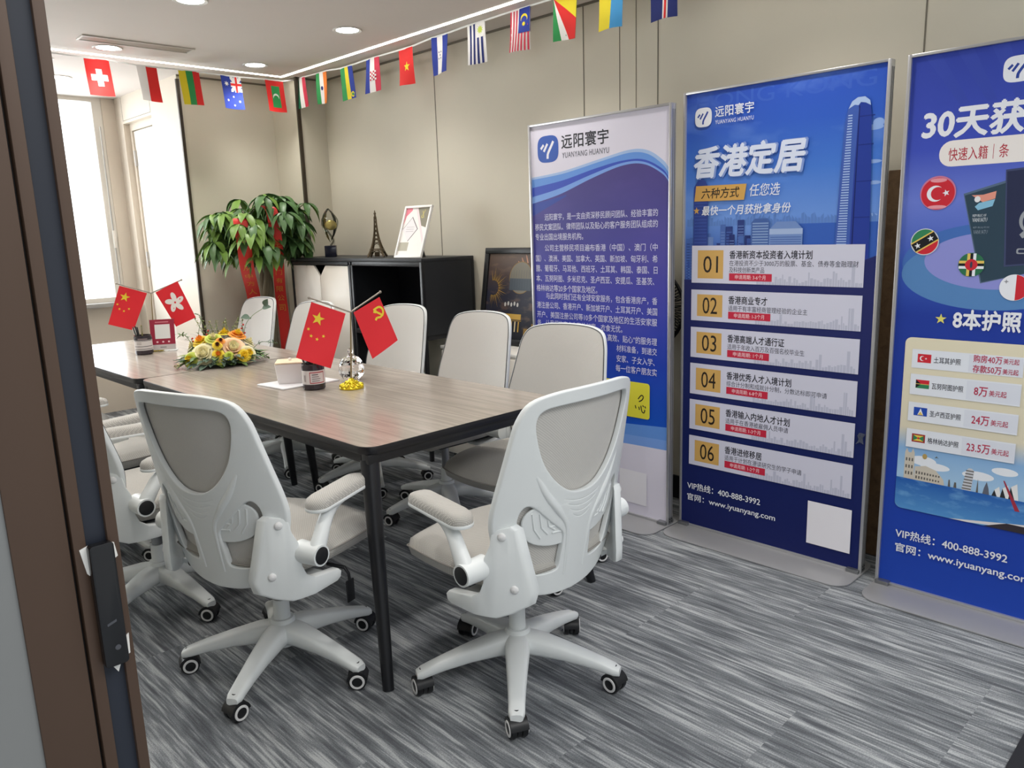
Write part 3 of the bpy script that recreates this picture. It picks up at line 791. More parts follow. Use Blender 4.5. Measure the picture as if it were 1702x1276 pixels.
b = MB(); bx(b, 0.03, 0.768, 0.06, D-0.022, 0.784, TOP-0.022, CABD); b.build('inner_panel', cab)
b = MB(); bx(b, D-0.018, 0.02, 0.785, D-0.004, L-0.02, TOP-0.022, CABI); bx(b, D-0.018, 0.784, 0.06, D-0.004, L-0.02, 0.785, CABI); b.build('back_panel', cab)
b = MB(); bx(b, 0.022, 0.022, 0.770, D-0.018, 0.768, 0.785, CABI); b.build('shelf', cab)
b = MB(); bx(b, 0.022, 0.784, 0.06, D-0.018, L-0.02, 0.08, CABI); b.build('shelf', cab)
def cdoor(y0, y1, notch):
    zt = TOP-0.052
    if notch == 'r': P = [(y0, 0.07), (y1, 0.07), (y1, zt-0.075), (y1-0.075, zt), (y0, zt)]
    else: P = [(y0, 0.07), (y1, 0.07), (y1, zt), (y0+0.075, zt), (y0, zt-0.075)]
    b = MB(); b.prism(P, lambda y, z, x: (x, y, z), 0.004, 0.020, CABW, 0.0015); return b.build('door', cab)
cdoor(0.790, 1.145, 'r'); cdoor(1.149, L-0.026, 'l')

cre = thing('low_credenza', 'low white credenza against the wall, under the framed poster', 'cabinet', (2.98, 2.845, 0))
b = MB(); bx(b, 0, 0, 0.05, 0.305, 0.80, 0.70, mat('credenza_white', rgb(226, 224, 218), 0.4), 0.004); b.build('body', cre)
b = MB(); bx(b, -0.01, -0.01, 0.70, 0.307, 0.81, 0.72, mat('credenza_white', rgb(226, 224, 218), 0.4), 0.004); b.build('top', cre)
b = MB(); bx(b, 0.03, 0.03, 0.0, 0.29, 0.77, 0.05, BLACK_MT); b.build('plinth', cre)
for y in (0.008, 0.402):
    b = MB(); bx(b, -0.014, y, 0.06, -0.0005, y+0.390, 0.69, CABW, 0.002); dd = b.build('door', cre)

# framed night poster leaning on the wall, on the credenza
fp = thing('framed_poster', 'black framed dark poster of night landmarks in gold lines, leaning on the wall', 'picture', (3.190, 3.195, 0.7245), 0)
piv = Matrix.Rotation(R(9.5), 4, 'Y')
FH, FW = 0.575, 0.36
b = MB()
for (y0, z0, y1, z1) in ((-FW, 0, FW, 0.035), (-FW, FH-0.035, FW, FH), (-FW, 0.035, -FW+0.035, FH-0.035), (FW-0.035, 0.035, FW, FH-0.035)): bx(b, -0.0, y0, z0, 0.025, y1, z1, mat('poster_frame_black', rgb(30, 31, 33), 0.35), 0.003)
o = b.build('frame', fp, rot=(0, R(9.5), 0))
def fposter(s, t, h): return (0.012-h, FW-0.035-s, 0.035+t)
sh = Sheet(fposter); PW, PH = 2*FW-0.07, FH-0.07
G1, G2 = ink('gold', 196, 158, 72), ink('dull_gold', 140, 112, 60)
sh.rect(0, 0, PW, PH, print_sky_mat('poster_night', [(0.0, rgb(28, 28, 36)), (0.30, rgb(44, 46, 62)), (0.55, rgb(104, 86, 74))], 0.5, rgb(146, 116, 92), 9))
for a in range(-60, 61, 12):
    x, z = 0.44+0.19*math.sin(R(a)), PH-0.11+0.07*math.cos(R(a)); sh.shape([(x-0.006, z), (x+0.006, z), (x+0.03*math.sin(R(a))+0.003, z+0.045*math.cos(R(a))+0.01), (x+0.03*math.sin(R(a))-0.003, z+0.045*math.cos(R(a))+0.01)], ink('rose_gold', 186, 132, 104))
ring = lambda cx, cz, r, w: ell(cx, cz, r, r, 40)+[ (cx+r, cz)]+[(cx+r-w, cz)]+[(p[0], p[1]) for p in ell(cx, cz, r-w, r-w, 40)[::-1]]
sh.shape(ell(0.28, 0.365, 0.095, 0.095, 40), G2); sh.shape(ell(0.28, 0.365, 0.091, 0.091, 40), ink('mist', 126, 122, 110)); sh.rect(0.19, 0.29, 0.37, 0.36, ink('haze_blue', 78, 88, 98))
for k in range(8): sh.rect(0.20+0.021*k, 0.30, 0.202+0.021*k, 0.41, ink('haze_blue2', 92, 100, 108))
for k in range(26):     # spiky wheel of light at the left
    a = R(-110+8.5*k); cx, cz = 0.055, 0.30; r0, r1 = 0.045, 0.085+0.022*(k % 3)
    sh.shape([(cx+r0*math.cos(a-0.05), cz+r0*math.sin(a-0.05)), (cx+r1*math.cos(a), cz+r1*math.sin(a)), (cx+r0*math.cos(a+0.05), cz+r0*math.sin(a+0.05))], G1 if k % 2 else G2)
sh.shape(ell(0.555, 0.27, 0.08, 0.08, 30), G2); sh.shape(ell(0.555, 0.27, 0.073, 0.073, 30), ink('night', 34, 34, 44))
for k in range(5): sh.shape(ell(0.17+0.026*k, 0.205+0.006*(k % 2), 0.008, 0.013, 10), ink('pale_glow', 200, 200, 196))
sh.rect(0.13, 0.118, 0.31, 0.150, G1); sh.rect(0.125, 0.108, 0.315, 0.114, G2)
for k in range(6): sh.rect(0.145+0.029*k, 0.045, 0.154+0.029*k, 0.106, G1 if k % 2 else ink('warm_white', 222, 206, 166))
for k in range(5): sh.rect(0.34+0.06*k, 0.03, 0.375+0.06*k, 0.07+0.03*((k*5) % 4), G2)
for k in range(7): sh.shape(ell(0.055+0.010*math.cos(k*2.1), 0.105+0.017*math.sin(k*1.7), 0.013, 0.007, 10), ink('silver%d' % (k % 2), 120+40*(k % 2), 128+36*(k % 2), 124+36*(k % 2)))
o = sh.mb.build('poster_print', fp, 0, rot=(0, R(9.5), 0))

# trophy
tr = thing('crystal_trophy', 'crystal trophy with gold core on a black block beside the plant', 'trophy', (3.03, 4.90, TOP))
b = MB(); b.box((0, 0, 0.041), (0.08, 0.125, 0.078), mat('trophy_block', rgb(24, 26, 42), 0.15), 0.003); b.build('block', tr, rot=(0, 0, R(-35)))
b = MB(); n = 12
prof = [(0.0, 0.10), (0.035, 0.16), (0.055, 0.225), (0.050, 0.265), (0.026, 0.315), (0.006, 0.335)]
path = smooth_path([(0.0, 0, 0.08), (0.022, 0, 0.115), (-0.006, 0, 0.17), (-0.042, 0, 0.22), (-0.034, 0, 0.285), (0.0, 0, 0.335)], 5)
b.tube(path, [0.006, 0.007]+[0.0075]*(len(path)-3)+[0.004], clear_mat('crystal_edge', (0.62, 0.62, 0.60, 1), 0.35), 6)
path = smooth_path([(0.0, 0, 0.335), (0.05, 0, 0.275), (0.060, 0, 0.235), (0.035, 0, 0.165), (0.010, 0, 0.125)], 5)
b.tube(path, 0.006, clear_mat('crystal_edge', (0.62, 0.62, 0.60, 1), 0.35), 6)
b.lathe([(0.0, 0.10)]+prof[1:]+[(0.0, 0.338)], (0, 0, 0), clear_mat('crystal', (0.95, 0.96, 0.95, 1), 0.3), 6)
b.build('crystal', tr, 20, rot=(0, 0, R(-40)))
b = MB(); b.sphere((0.012, 0, 0.222), 0.042, mat('trophy_gold', rgb(196, 178, 104), 0.35, metal=0.4), 14, 9, (1, 0.5, 0.85)); b.build('gold_core', tr, 20, rot=(0, 0, R(-40)))

# lattice tower figurine
et = thing('tower_figurine', 'bronze lattice tower figurine between trophy and white photo frame', 'figurine', (3.03, 4.335, TOP+0.003), R(44))
BRZ = mat('antique_bronze', rgb(92, 80, 62), 0.45, metal=0.7)
def half(z):   # half width of the tower by height 0..0.30
    t = z/0.30
    return 0.006+0.054*(1-t)**3.1
b = MB(); 
zs = [0, 0.02, 0.045, 0.07, 0.072, 0.10, 0.13, 0.17, 0.22, 0.26]
for sx in (-1, 1):
    for sy in (-1, 1):
        for k in range(len(zs)-1):
            z0, z1 = zs[k], zs[k+1]; w0, w1 = half(z0), half(z1)
            b.tube([(sx*w0*0.9, sy*w0*0.9, z0), (sx*w1*0.9, sy*w1*0.9, z1)], [0.0075*(1-z0/0.42), 0.0075*(1-z1/0.42)], BRZ, 6)
for z0, z1 in ((0.002, 0.045), (0.072, 0.10), (0.10, 0.125), (0.125, 0.15), (0.15, 0.18), (0.18, 0.21), (0.21, 0.24)):
    w0, w1 = half(z0)*0.9, half(z1)*0.9
    for s in range(4):
        M = Matrix.Rotation(PI/2*s, 4, 'Z')
        if z0 < 0.01: continue
        b.tube([M @ Vector((-w0, w0, z0)), M @ Vector((w1, w1, z1))], 0.0016, BRZ, 5); b.tube([M @ Vector((w0, w0, z0)), M @ Vector((-w1, w1, z1))], 0.0016, BRZ, 5)
b.build('lattice', et, 30)
b = MB()
for z, g in ((0.049, 0.008), (0.112, 0.006), (0.255, 0.004)): b.box((0, 0, z), (2*half(z)+g, 2*half(z)+g, 0.007), BRZ, 0.001)
b.build('deck', et)
b = MB()
for s in range(4):
    M = Matrix.Rotation(PI/2*s, 4, 'Z'); w = half(0.0)*0.72
    b.tube([M @ Vector((w*math.cos(R(a)), half(0.02)*0.9, 0.004+0.036*math.sin(R(a)))) for a in range(0, 181, 15)], 0.0028, BRZ, 6)
b.box((0, 0, 0.016), (0.03, 0.03, 0.030), BRZ, 0.002); b.build('arch', et)
b = MB(); b.tube([(0, 0, 0.24), (0, 0, 0.285), (0, 0, 0.30)], [0.008, 0.005, 0.002], BRZ, 8); b.sphere((0, 0, 0.279), 0.0085, BRZ, 10, 6); b.build('spire', et)

# white photo frame on an easel back
pf = thing('photo_frame', 'white photo frame with diamond print on the dark cabinet', 'picture frame', (2.935, 3.885, TOP+0.001), R(4))
b = MB(); fwid, fhei = 0.123, 0.335
WF = mat('white_frame_gloss', rgb(238, 236, 232), 0.3)
for (a0, b0, a1, b1) in ((-fwid, 0, fwid, 0.016), (-fwid, fhei-0.014, fwid, fhei), (-fwid, 0.016, -fwid+0.014, fhei-0.014), (fwid-0.014, 0.016, fwid, fhei-0.014)): bx(b, -0.006, a0, b0, 0.010, a1, b1, WF, 0.002)
b.build('frame', pf, rot=(0, R(21), 0))
sh = Sheet(lambda s, t, h: (0.003-h, fwid-0.014-s, 0.016+t)); pw, ph = 2*fwid-0.028, fhei-0.030
sh.rect(0, 0, pw, ph, ink('card_white', 236, 232, 228))
sh.shape([(0.105, ph), (pw, ph), (pw, ph-0.13), (0.165, ph-0.115)], ink('olive_grey', 136, 132, 116)); sh.shape([(0.085, ph), (0.105, ph), (pw, 0.09), (pw, 0.055)], ink('card_pink', 232, 214, 216))
sh.rect(0.0, 0.02, 0.085, 0.085, ink('photo_grey', 176, 172, 156)); sh.rect(0.0, 0.012, 0.085, 0.03, ink('card_white', 236, 232, 228))
sh.shape([(0.0, ph), (0.055, ph), (0.055, ph-0.016), (0.013, ph-0.05), (0.0, ph-0.11)], ink('pink_red', 226, 130, 146))
sh.shape([(0.072, ph-0.055), (0.142, ph-0.135), (0.072, ph-0.215), (0.002, ph-0.135)], ink('line_grey', 116, 110, 114)); sh.shape([(0.070, ph-0.062), (0.134, ph-0.135), (0.068, ph-0.212), (0.004, ph-0.137)], ink('card_white2', 228, 224, 226))
for k in range(3): sh.rect(0.035, ph-0.120-0.014*k, 0.105, ph-0.124-0.014*k, ink('line_soft', 196, 190, 194))
sh.shape(crescent(0.160, ph-0.055, 0.012, 0.010, 0.004, 0.004), ink('old_gold', 190, 178, 110)); sh.shape([(0.150, ph-0.02), (0.155, ph-0.018), (0.176, ph-0.062), (0.170, ph-0.066)], ink('old_gold', 190, 178, 110)); sh.shape([(0.172, ph-0.012), (0.178, ph-0.012), (0.162, ph-0.05), (0.157, ph-0.05)], ink('old_gold', 190, 178, 110))
sh.mb.build('print', pf, 0, rot=(0, R(21), 0))
b = MB(); b.prism([(0.016, 0.004), (0.125, 0.0), (0.125, 0.003), (0.078, 0.165), (0.072, 0.165)], lambda x, z, y: (x, y, z), -0.028, 0.028, BLACK_MT); b.build('easel', pf)

# pedestal fan behind the banners
fn = thing('pedestal_fan', 'black pedestal fan half hidden behind the purple text poster stand', 'fan', (3.20, 2.268, 0), 0)
b = MB()
for k in range(72):
    a = 2*PI*k/72; c, s = math.cos(a), math.sin(a)
    b.tube([(-0.055, 0.03*c, 0.995+0.03*s), (-0.062, 0.12*c, 0.995+0.12*s), (-0.035, 0.178*c, 0.995+0.178*s), (0.0, 0.19*c, 0.995+0.19*s), (0.03, 0.178*c, 0.995+0.178*s), (0.052, 0.10*c, 0.995+0.10*s), (0.052, 0.03*c, 0.995+0.03*s)], 0.0024, BLACK_PL, 5)
for r, x in ((0.19, 0.0), (0.12, -0.062), (0.033, -0.055)): b.tube([(x, r*math.cos(2*PI*k/40), 0.995+r*math.sin(2*PI*k/40)) for k in range(41)], 0.009 if r > 0.15 else 0.002, BLACK_PL, 6)
b.build('cage', fn)
for k in range(3):
    b = MB(); a0 = 2*PI*k/3; co = []
    for i in range(7):
        r = 0.03+0.135*i/6
        for w in (-1, 1): co.append((-0.006+0.020*w*(1-0.4*i/6)*0.5, r*math.cos(a0+w*(0.42+0.05*i)), 0.995+r*math.sin(a0+w*(0.42+0.05*i))))
    b.raw(co, [(2*i, 2*i+1, 2*i+3, 2*i+2) for i in range(6)], mat('fan_blade', rgb(44, 46, 50), 0.35)); b.build('blade', fn)
b = MB(); b.lathe([(0, -0.03), (0.03, -0.025), (0.034, 0.0), (0.045, 0.02), (0.045, 0.065), (0, 0.075)], (0, 0, 0.995), BLACK_PL, 20, 'X'); b.build('motor', fn)
b = MB(); b.cyl((0.03, 0, 0.02), (0.03, 0, 0.96), 0.014, 0.012, BLACK_PL, 14); b.build('pole', fn)
b = MB(); b.lathe([(0, 0), (0.095, 0), (0.095, 0.008), (0.06, 0.02), (0.02, 0.03), (0, 0.03)], (-0.01, 0, 0.0), BLACK_PL, 30); b.build('base', fn)
# board behind
bd = tag(one('wooden_board', lambda b: bx(b, 3.215, 0.98, 0.002, 3.245, 1.175, 1.575, wood_mat('board_wood', rgb(116, 90, 66), rgb(146, 116, 86), 0.6, 30, 30), 0.003)), 'brown wooden board by the wall between the two blue poster stands', 'board')

# ------------------------------------------------------------------ money plant with ribbons
pl = thing('potted_money_tree', 'tall green money tree with drooping leaves in the room corner', 'plant', (2.73, 5.33, 0))
rng = random.Random(5)
b = MB(); b.lathe([(0.0, 0.01), (0.10, 0.0), (0.115, 0.03), (0.148, 0.36), (0.155, 0.40), (0.148, 0.405), (0.135, 0.38), (0.0, 0.36)], (0, 0, 0), mat('plant_pot', rgb(190, 186, 180), 0.35), 40); b.build('pot', pl)
b = MB(); b.lathe([(0.0, 0.372), (0.137, 0.372)], (0, 0, 0), mat('potting_soil', rgb(62, 50, 40), 0.95, bump=0.8, bscale=90), 30); b.build('soil', pl)
BARK = mat('tree_bark', rgb(112, 104, 84), 0.85, bump=0.7, bscale=60, var=0.15)
b = MB()
for k in range(4):
    pts = []
    for i in range(22):
        t = i/21; a = 2*PI*k/4 + t*5.2; r = 0.034-0.012*t
        pts.append((-0.02*t+r*math.cos(a), -0.05*t+r*math.sin(a), 0.36+0.87*t))
    b.tube(pts, [0.032-0.011*i/21 for i in range(22)], BARK, 10)
b.build('braided_trunk', pl, 60)
LEAFD = mat('money_tree_leaf', rgb(74, 108, 62), 0.42, spec=0.5, var=0.25, vscale=14)
LEAFL = mat('money_tree_leaf_pale_backlit', rgb(112, 146, 66), 0.42, spec=0.5, var=0.2, vscale=14)  # paler leaves, more of them at the left: backlight put into the leaf colour
STEM = mat('money_tree_stalk', rgb(96, 122, 64), 0.6)
def leaflet(b, base, d, up, L, W, m, droop):
    """long pointed leaf folded along its midrib and bent by its own weight"""
    d = d.normalized(); sd = d.cross(up)
    if sd.length < 1e-4: sd = d.orthogonal()
    sd.normalize(); co = []; fs = []; n = 6; p = Vector(base); cur = d.copy()
    for i in range(n+1):
        t = i/n; w = W*(math.sin(PI*min(1, t**0.75*0.97+0.02)))*(1 if t < 0.97 else 0.3)
        nn = sd.cross(cur).normalized()
        co += [p - sd*w + nn*w*0.35, p.copy(), p + sd*w + nn*w*0.35]
        cur = (cur + Vector((0, 0, -droop/n))).normalized(); p = p + cur*(L/n)
    for i in range(n):
        a = 3*i; fs += [(a, a+1, a+4, a+3), (a+1, a+2, a+5, a+4)]
    b.raw(co, fs, m)
b = MB(); b.recalc = False
stems = []
def clear_of_walls(p): return p.y < 0.30 and p.x < 0.33 and not (p.x > 0.10 and p.y < -0.12 and p.z < 1.27)
for k in range(120):
    az = rng.uniform(0, 2*PI); lev = rng.random()
    start = Vector((-0.02, -0.05, 1.19+0.06*rng.random()))
    reach = 0.08+0.27*rng.random()**0.7
    h = 1.29+0.42*lev**0.8 - 0.40*max(0, reach-0.16) - (0.08*lev if math.cos(az) < -0.5 else 0)
    tip = Vector((-0.035+reach*math.cos(az)*1.10, -0.12+reach*math.sin(az)*0.72, h))
    if not clear_of_walls(tip + Vector((math.cos(az), math.sin(az), 0))*0.07): continue
    mid = start.lerp(tip, 0.5)+Vector((0, 0, 0.07))
    b.tube(smooth_path([start, mid, tip], 4), 0.0035, STEM, 5)
    out = Vector((math.cos(az), math.sin(az), 0))
    nl = rng.choice((5, 6, 6, 7)); ph = rng.uniform(0, 1)
    for j in range(nl):
        a = 2*PI*(j+ph)/nl; d = Vector((math.cos(a), math.sin(a), 0))*0.9 + out*0.45 + Vector((0, 0, rng.uniform(-0.25, 0.15)))
        L_ = rng.uniform(0.13, 0.20)
        if not clear_of_walls(tip+d.normalized()*L_*0.8): continue
        if tip.z < 1.36 and out.x > -0.4 and d.y < 0.1 and j % 2: continue
        leaflet(b, tip, d, Vector((0, 0, 1)), L_, rng.uniform(0.022, 0.033), LEAFL if (rng.random() < 0.16+0.35*(out.x < -0.3)) else LEAFD, rng.uniform(1.0, 2.4))
b.build('foliage', pl, 0)
RIB = mat('red_satin_ribbon', rgb(214, 42, 34), 0.45, spec=0.5, sheen=0.3)
RGOLD = ink('ribbon_gold', 214, 150, 60)
def ribbon(label, pts, w, chars, rz, s0=0.12):
    """hanging strip of satin; pts = (x, y, z) from the fork down"""
    P = smooth_path(pts, 8); sd = Vector((math.cos(rz), math.sin(rz), 0)); nn = Vector((-sd.y, sd.x, 0))
    if nn.y > 0: nn = -nn
    b = MB(); b.recalc = False; co = []; fs = []
    for p in P: co += [p-sd*w/2, p+nn*0.004, p+sd*w/2]
    n = len(P)
    for i in range(n-1): a = 3*i; fs += [(a, a+1, a+4, a+3), (a+1, a+2, a+5, a+4)]
    b.raw(co, fs, RIB)
    ln = [0]
    for i in range(1, n): ln.append(ln[-1]+(P[i]-P[i-1]).length)
    def at(s):
        for i in range(1, n):
            if ln[i] >= s: k = (s-ln[i-1])/max(1e-6, ln[i]-ln[i-1]); return P[i-1].lerp(P[i], k)
        return P[-1]
    s = s0; pitch = w*1.0
    for ch in chars:
        if s+pitch > ln[-1]-0.02: break
        g, gf = glyphs(ch)
        xs = [c[0] for c in g]; ys = [c[1] for c in g]; k = w*0.62/max(max(xs)-min(xs), max(ys)-min(ys)); mx, my = (max(xs)+min(xs))/2, (max(ys)+min(ys))/2
        b.raw([at(s-(y-my)*k)+sd*(x-mx)*k+nn*0.0062 for x, y in g], gf, RGOLD, smooth=False)
        s += pitch
    o = b.build('congratulation_ribbon', None, 0)
    return tag(o, label, 'ribbon', 'red ribbons hung on the money tree')
ribbon('red ribbon with gold characters, left of two on the plant', [(2.475, 5.10, 1.53), (2.44, 5.04, 1.51), (2.445, 5.03, 1.38), (2.49, 5.11, 1.2), (2.615, 5.31, 1.0), (2.655, 5.37, 0.8), (2.665, 5.38, 0.62)], 0.092, '从中方人公', R(-24), 0.42)
ribbon('red ribbon with gold characters on the plant, nearest the cabinet', [(2.64, 5.08, 1.61), (2.665, 5.03, 1.58), (2.675, 5.02, 1.45), (2.705, 5.07, 1.25), (2.785, 5.23, 1.02), (2.82, 5.28, 0.85), (2.825, 5.28, 0.52)], 0.078, '左山朗门有限公司', R(-30), 0.30)

# ------------------------------------------------------------------ poster stands
BW, BH = 0.850, 1.945
def stand(label, x, ymid, H=BH, rz=0.0):
    t = thing('poster_stand', label, 'banner stand', (x, ymid, 0), rz, 'poster stands along the wall')
    b = MB(); w = BW/2
    b.prism(rrect(-0.19, -w-0.004, 0.13, w+0.004, 0.07), lambda a, c, z: (a, c, z), 0.0005, 0.007, PLATE, 0.002); b.build('base_plate', t)
    b = MB()
    for (y0, z0, y1, z1) in ((-w, 0.007, -w+0.012, H), (w-0.012, 0.007, w, H), (-w+0.012, H-0.010, w-0.012, H), (-w+0.012, 0.007, w-0.012, 0.017)):
        bx(b, -0.019, y0, z0, 0.019, y1, z1, ALU, 0.0015)
    for y in (-w-0.0008, w+0.0008):
        for xx in (-0.007, 0.007): b.box((xx, y, H/2), (0.003, 0.001, H-0.05), mat('frame_groove', rgb(96, 96, 98), 0.5))
    b.build('frame', t)
    for q in (-1, 1):
        b = MB(); b.box((0.0, q*(w-0.03), 0.014), (0.07, 0.05, 0.016), GREY_ST, 0.003); b.box((0.0, q*(w+0.0005), 0.028), (0.03, 0.003, 0.03), GREY_ST)
        for xx, z in ((-0.008, 0.035), (0.008, 0.035), (-0.008, 0.022), (0.008, 0.022)): b.box((xx, q*(w+0.002), z), (0.006, 0.002, 0.006), BLACK_PL)
        b.build('foot_clamp', t)
    b = MB(); bx(b, 0.004, -w+0.012, 0.017, 0.008, w-0.012, H-0.010, mat('panel_back', rgb(196, 196, 198), 0.5)); b.build('back_panel', t)
    sh = Sheet(lambda s, z, h: (-0.0085-h, BW/2-s, z))
    return t, sh
W_INK = ink('white', 228, 230, 236); LBLUE = ink('navy_card', 22, 32, 92)
def logo_blob(sh, s, z, w, h, ground, stroke):
    """rounded tile with three slanted strokes, the last one a wave"""
    sh.shape([(s+w/2*math.copysign(abs(math.cos(R(a)))**0.62, math.cos(R(a))), z+h/2*math.copysign(abs(math.sin(R(a)))**0.62, math.sin(R(a)))) for a in range(0, 360, 8)], ground)
    def st(pts, wd):
        P = smooth_path([(s+a*w, z+c*h, 0) for a, c in pts], 5); L, Rr = [], []
        for i, p in enumerate(P):
            d = (P[min(i+1, len(P)-1)]-P[max(0, i-1)]).normalized(); n = Vector((-d.y, d.x, 0))*wd*w
            L.append(p+n); Rr.append(p-n)
        return [(p.x, p.y) for p in L]+[(p.x, p.y) for p in Rr[::-1]]
    sh.same([st([(-0.34, 0.02), (-0.22, 0.15), (-0.20, 0.17)], 0.045), st([(-0.20, -0.08), (-0.02, 0.20)], 0.045), st([(-0.02, -0.36), (-0.01, -0.20), (0.06, -0.06), (0.16, 0.10), (0.26, 0.27)], 0.05)], stroke)
def fill_to(pts, yb_): return pts+[(pts[-1][0], yb_), (pts[0][0], yb_)]
def curve(pts, n=10): return [(p.x, p.y) for p in smooth_path([(a, c, 0) for a, c in pts], n)]

# --- the company profile banner, purple and blue
t, sh = stand('tall poster stand with white top and purple blue text body, left of three', 2.945, 2.3975, 1.905)
Z0, Z1, S0, S1 = 0.017, 1.895, 0.012, BW-0.012
sh.rect(S0, Z0, S1, Z1, ink('lilac_white', 218, 214, 228))
sh.shape(fill_to(curve([(S0, 1.650), (0.22, 1.668), (0.45, 1.706), (0.62, 1.732), (0.72, 1.722), (0.80, 1.675), (S1, 1.632)]), 0.5), ink('wave_pale', 160, 186, 226))
sh.shape(fill_to(curve([(S0, 1.640), (0.22, 1.656), (0.45, 1.694), (0.62, 1.719), (0.72, 1.706), (0.80, 1.655), (S1, 1.610)]), 0.5), ink('wave_sky', 98, 146, 218))
sh.shape(fill_to(curve([(S0, 1.600), (0.22, 1.625), (0.42, 1.665), (0.58, 1.688), (0.70, 1.684), (0.80, 1.636), (S1, 1.588)]), 0.5), ink('wave_royal', 52, 78, 184))
sh.shape(fill_to(curve([(S0, 1.555), (0.2, 1.588), (0.40, 1.640), (0.58, 1.678), (0.70, 1.674), (0.80, 1.625), (S1, 1.580)]), 0.5), ink('wave_light', 118, 158, 224))
body = print_sky_mat('profile_body', [(0.45, rgb(18, 82, 190)), (0.75, rgb(24, 60, 170)), (1.10, rgb(60, 60, 160)), (1.40, rgb(66, 62, 140)), (1.67, rgb(72, 60, 128))], 0.25, rgb(108, 92, 178), 1.6)
sh.shape(fill_to(curve([(S0, 1.522), (0.2, 1.560), (0.40, 1.622), (0.58, 1.666), (0.70, 1.664), (0.80, 1.615), (S1, 1.570)]), 0.44), body)
sh.shape(curve([(S0, 1.522), (0.12, 1.535), (0.24, 1.555)])+curve([(0.24, 1.548), (0.12, 1.502), (S0, 1.46)]), ink('wave_deep', 52, 72, 160))
sh.shape(fill_to(curve([(S0, 0.44), (0.3, 0.445), (0.6, 0.462), (S1, 0.478)]), 0.36), ink('wave_sky', 98, 146, 218))
sh.shape(fill_to(curve([(S0, 0.40), (0.3, 0.400), (0.6, 0.408), (S1, 0.415)]), 0.34), ink('wave_light', 118, 158, 224))
sh.shape(fill_to(curve([(S0, 0.345), (0.3, 0.352), (0.6, 0.362), (S1, 0.368)]), Z0), ink('lilac_white', 218, 214, 228))
logo_blob(sh, 0.125, 1.780, 0.140, 0.128, ink('logo_blue', 48, 86, 172), W_INK)
sh.text('远阳寰宇', 0.215, 0.503, 1.772, 1.838, ink('logo_black', 36, 36, 44), 0.012, 0, 1.05)
sh.text('YUANYANG HUANYU', 0.218, 0.506, 1.729, 1.755, ink('logo_grey', 78, 78, 90), 0, 0, 1.1)
LN = [('远阳寰宇，是一支由资深移民顾问团队、经验丰富的', 0.093, 0.777, 1.452), ('移民文案团队、律师团队以及贴心的客户服务团队组成的', 0.026, 0.777, 1.404), ('专业出国出境服务机构。', 0.026, 0.345, 1.355),
      ('公司主营移民项目遍布香港（中国）、澳门（中', 0.090, 0.777, 1.300), ('国）、澳洲、美国、加拿大、英国、新加坡、匈牙利、希', 0.026, 0.777, 1.248), ('腊、葡萄牙、马耳他、西班牙、土耳其、韩国、泰国、日', 0.026, 0.777, 1.198),
      ('本、瓦努阿图、多米尼克、圣卢西亚、安提瓜、圣基茨、', 0.026, 0.760, 1.147), ('格林纳达等20多个国家及地区。', 0.026, 0.43, 1.098), ('与此同时我们还有全球安家服务，包含香港房产，香', 0.092, 0.777, 1.058),
      ('港注册公司、香港开户、新加坡开户、土耳其开户、美国', 0.026, 0.777, 1.010), ('开户、美国注册公司等10多个国家及地区的生活安家服', 0.026, 0.777, 0.961), ('务，让我们的客户在海外如家，衣食无忧。', 0.026, 0.58, 0.917), ('高效、贴心”的服务理', 0.49, 0.777, 0.872), ('材料准备，到递交', 0.545, 0.777, 0.825), ('安家、子女入学、', 0.545, 0.765, 0.776), ('每一位客户朋友实', 0.540, 0.777, 0.729)]
TI = ink('text_lilac', 206, 206, 232)
for tx, a, c, z in LN: sh.text(tx, a, c, z-0.017, z+0.017, TI, 0.006, 0, 1, 2)
sh.shape(rrect(0.40, 0.500, 0.738, 0.672, 0.015), ink('sticker_yellow', 222, 214, 62))
def pen(pts, w):
    P = [Vector((a, c, 0)) for a, c in curve(pts, 5)]; L, Rr = [], []
    for i, p in enumerate(P):
        d = (P[min(i+1, len(P)-1)]-P[max(0, i-1)]).normalized(); n = Vector((-d.y, d.x, 0))*w; L.append(p+n); Rr.append(p-n)
    return [(p.x, p.y) for p in L]+[(p.x, p.y) for p in Rr[::-1]]
PB = ink('pen_black', 30, 30, 30)
sh.same([pen([(0.672, 0.592), (0.690, 0.612), (0.702, 0.606), (0.694, 0.590), (0.676, 0.580)], 0.0028)], PB)
sh.same([pen([(0.676, 0.556), (0.680, 0.540)], 0.0028), pen([(0.688, 0.562), (0.694, 0.535), (0.706, 0.530), (0.711, 0.545)], 0.0028), pen([(0.698, 0.565), (0.704, 0.558)], 0.0028), pen([(0.710, 0.562), (0.716, 0.553)], 0.0028), pen([(0.655, 0.560), (0.660, 0.545)], 0.0028)], PB)
sh.shape(rrect(0.560, 0.068, 0.722, 0.232, 0.004), ink('card_blank', 232, 230, 236))
sh.mb.build('printed_sheet', t, 0)

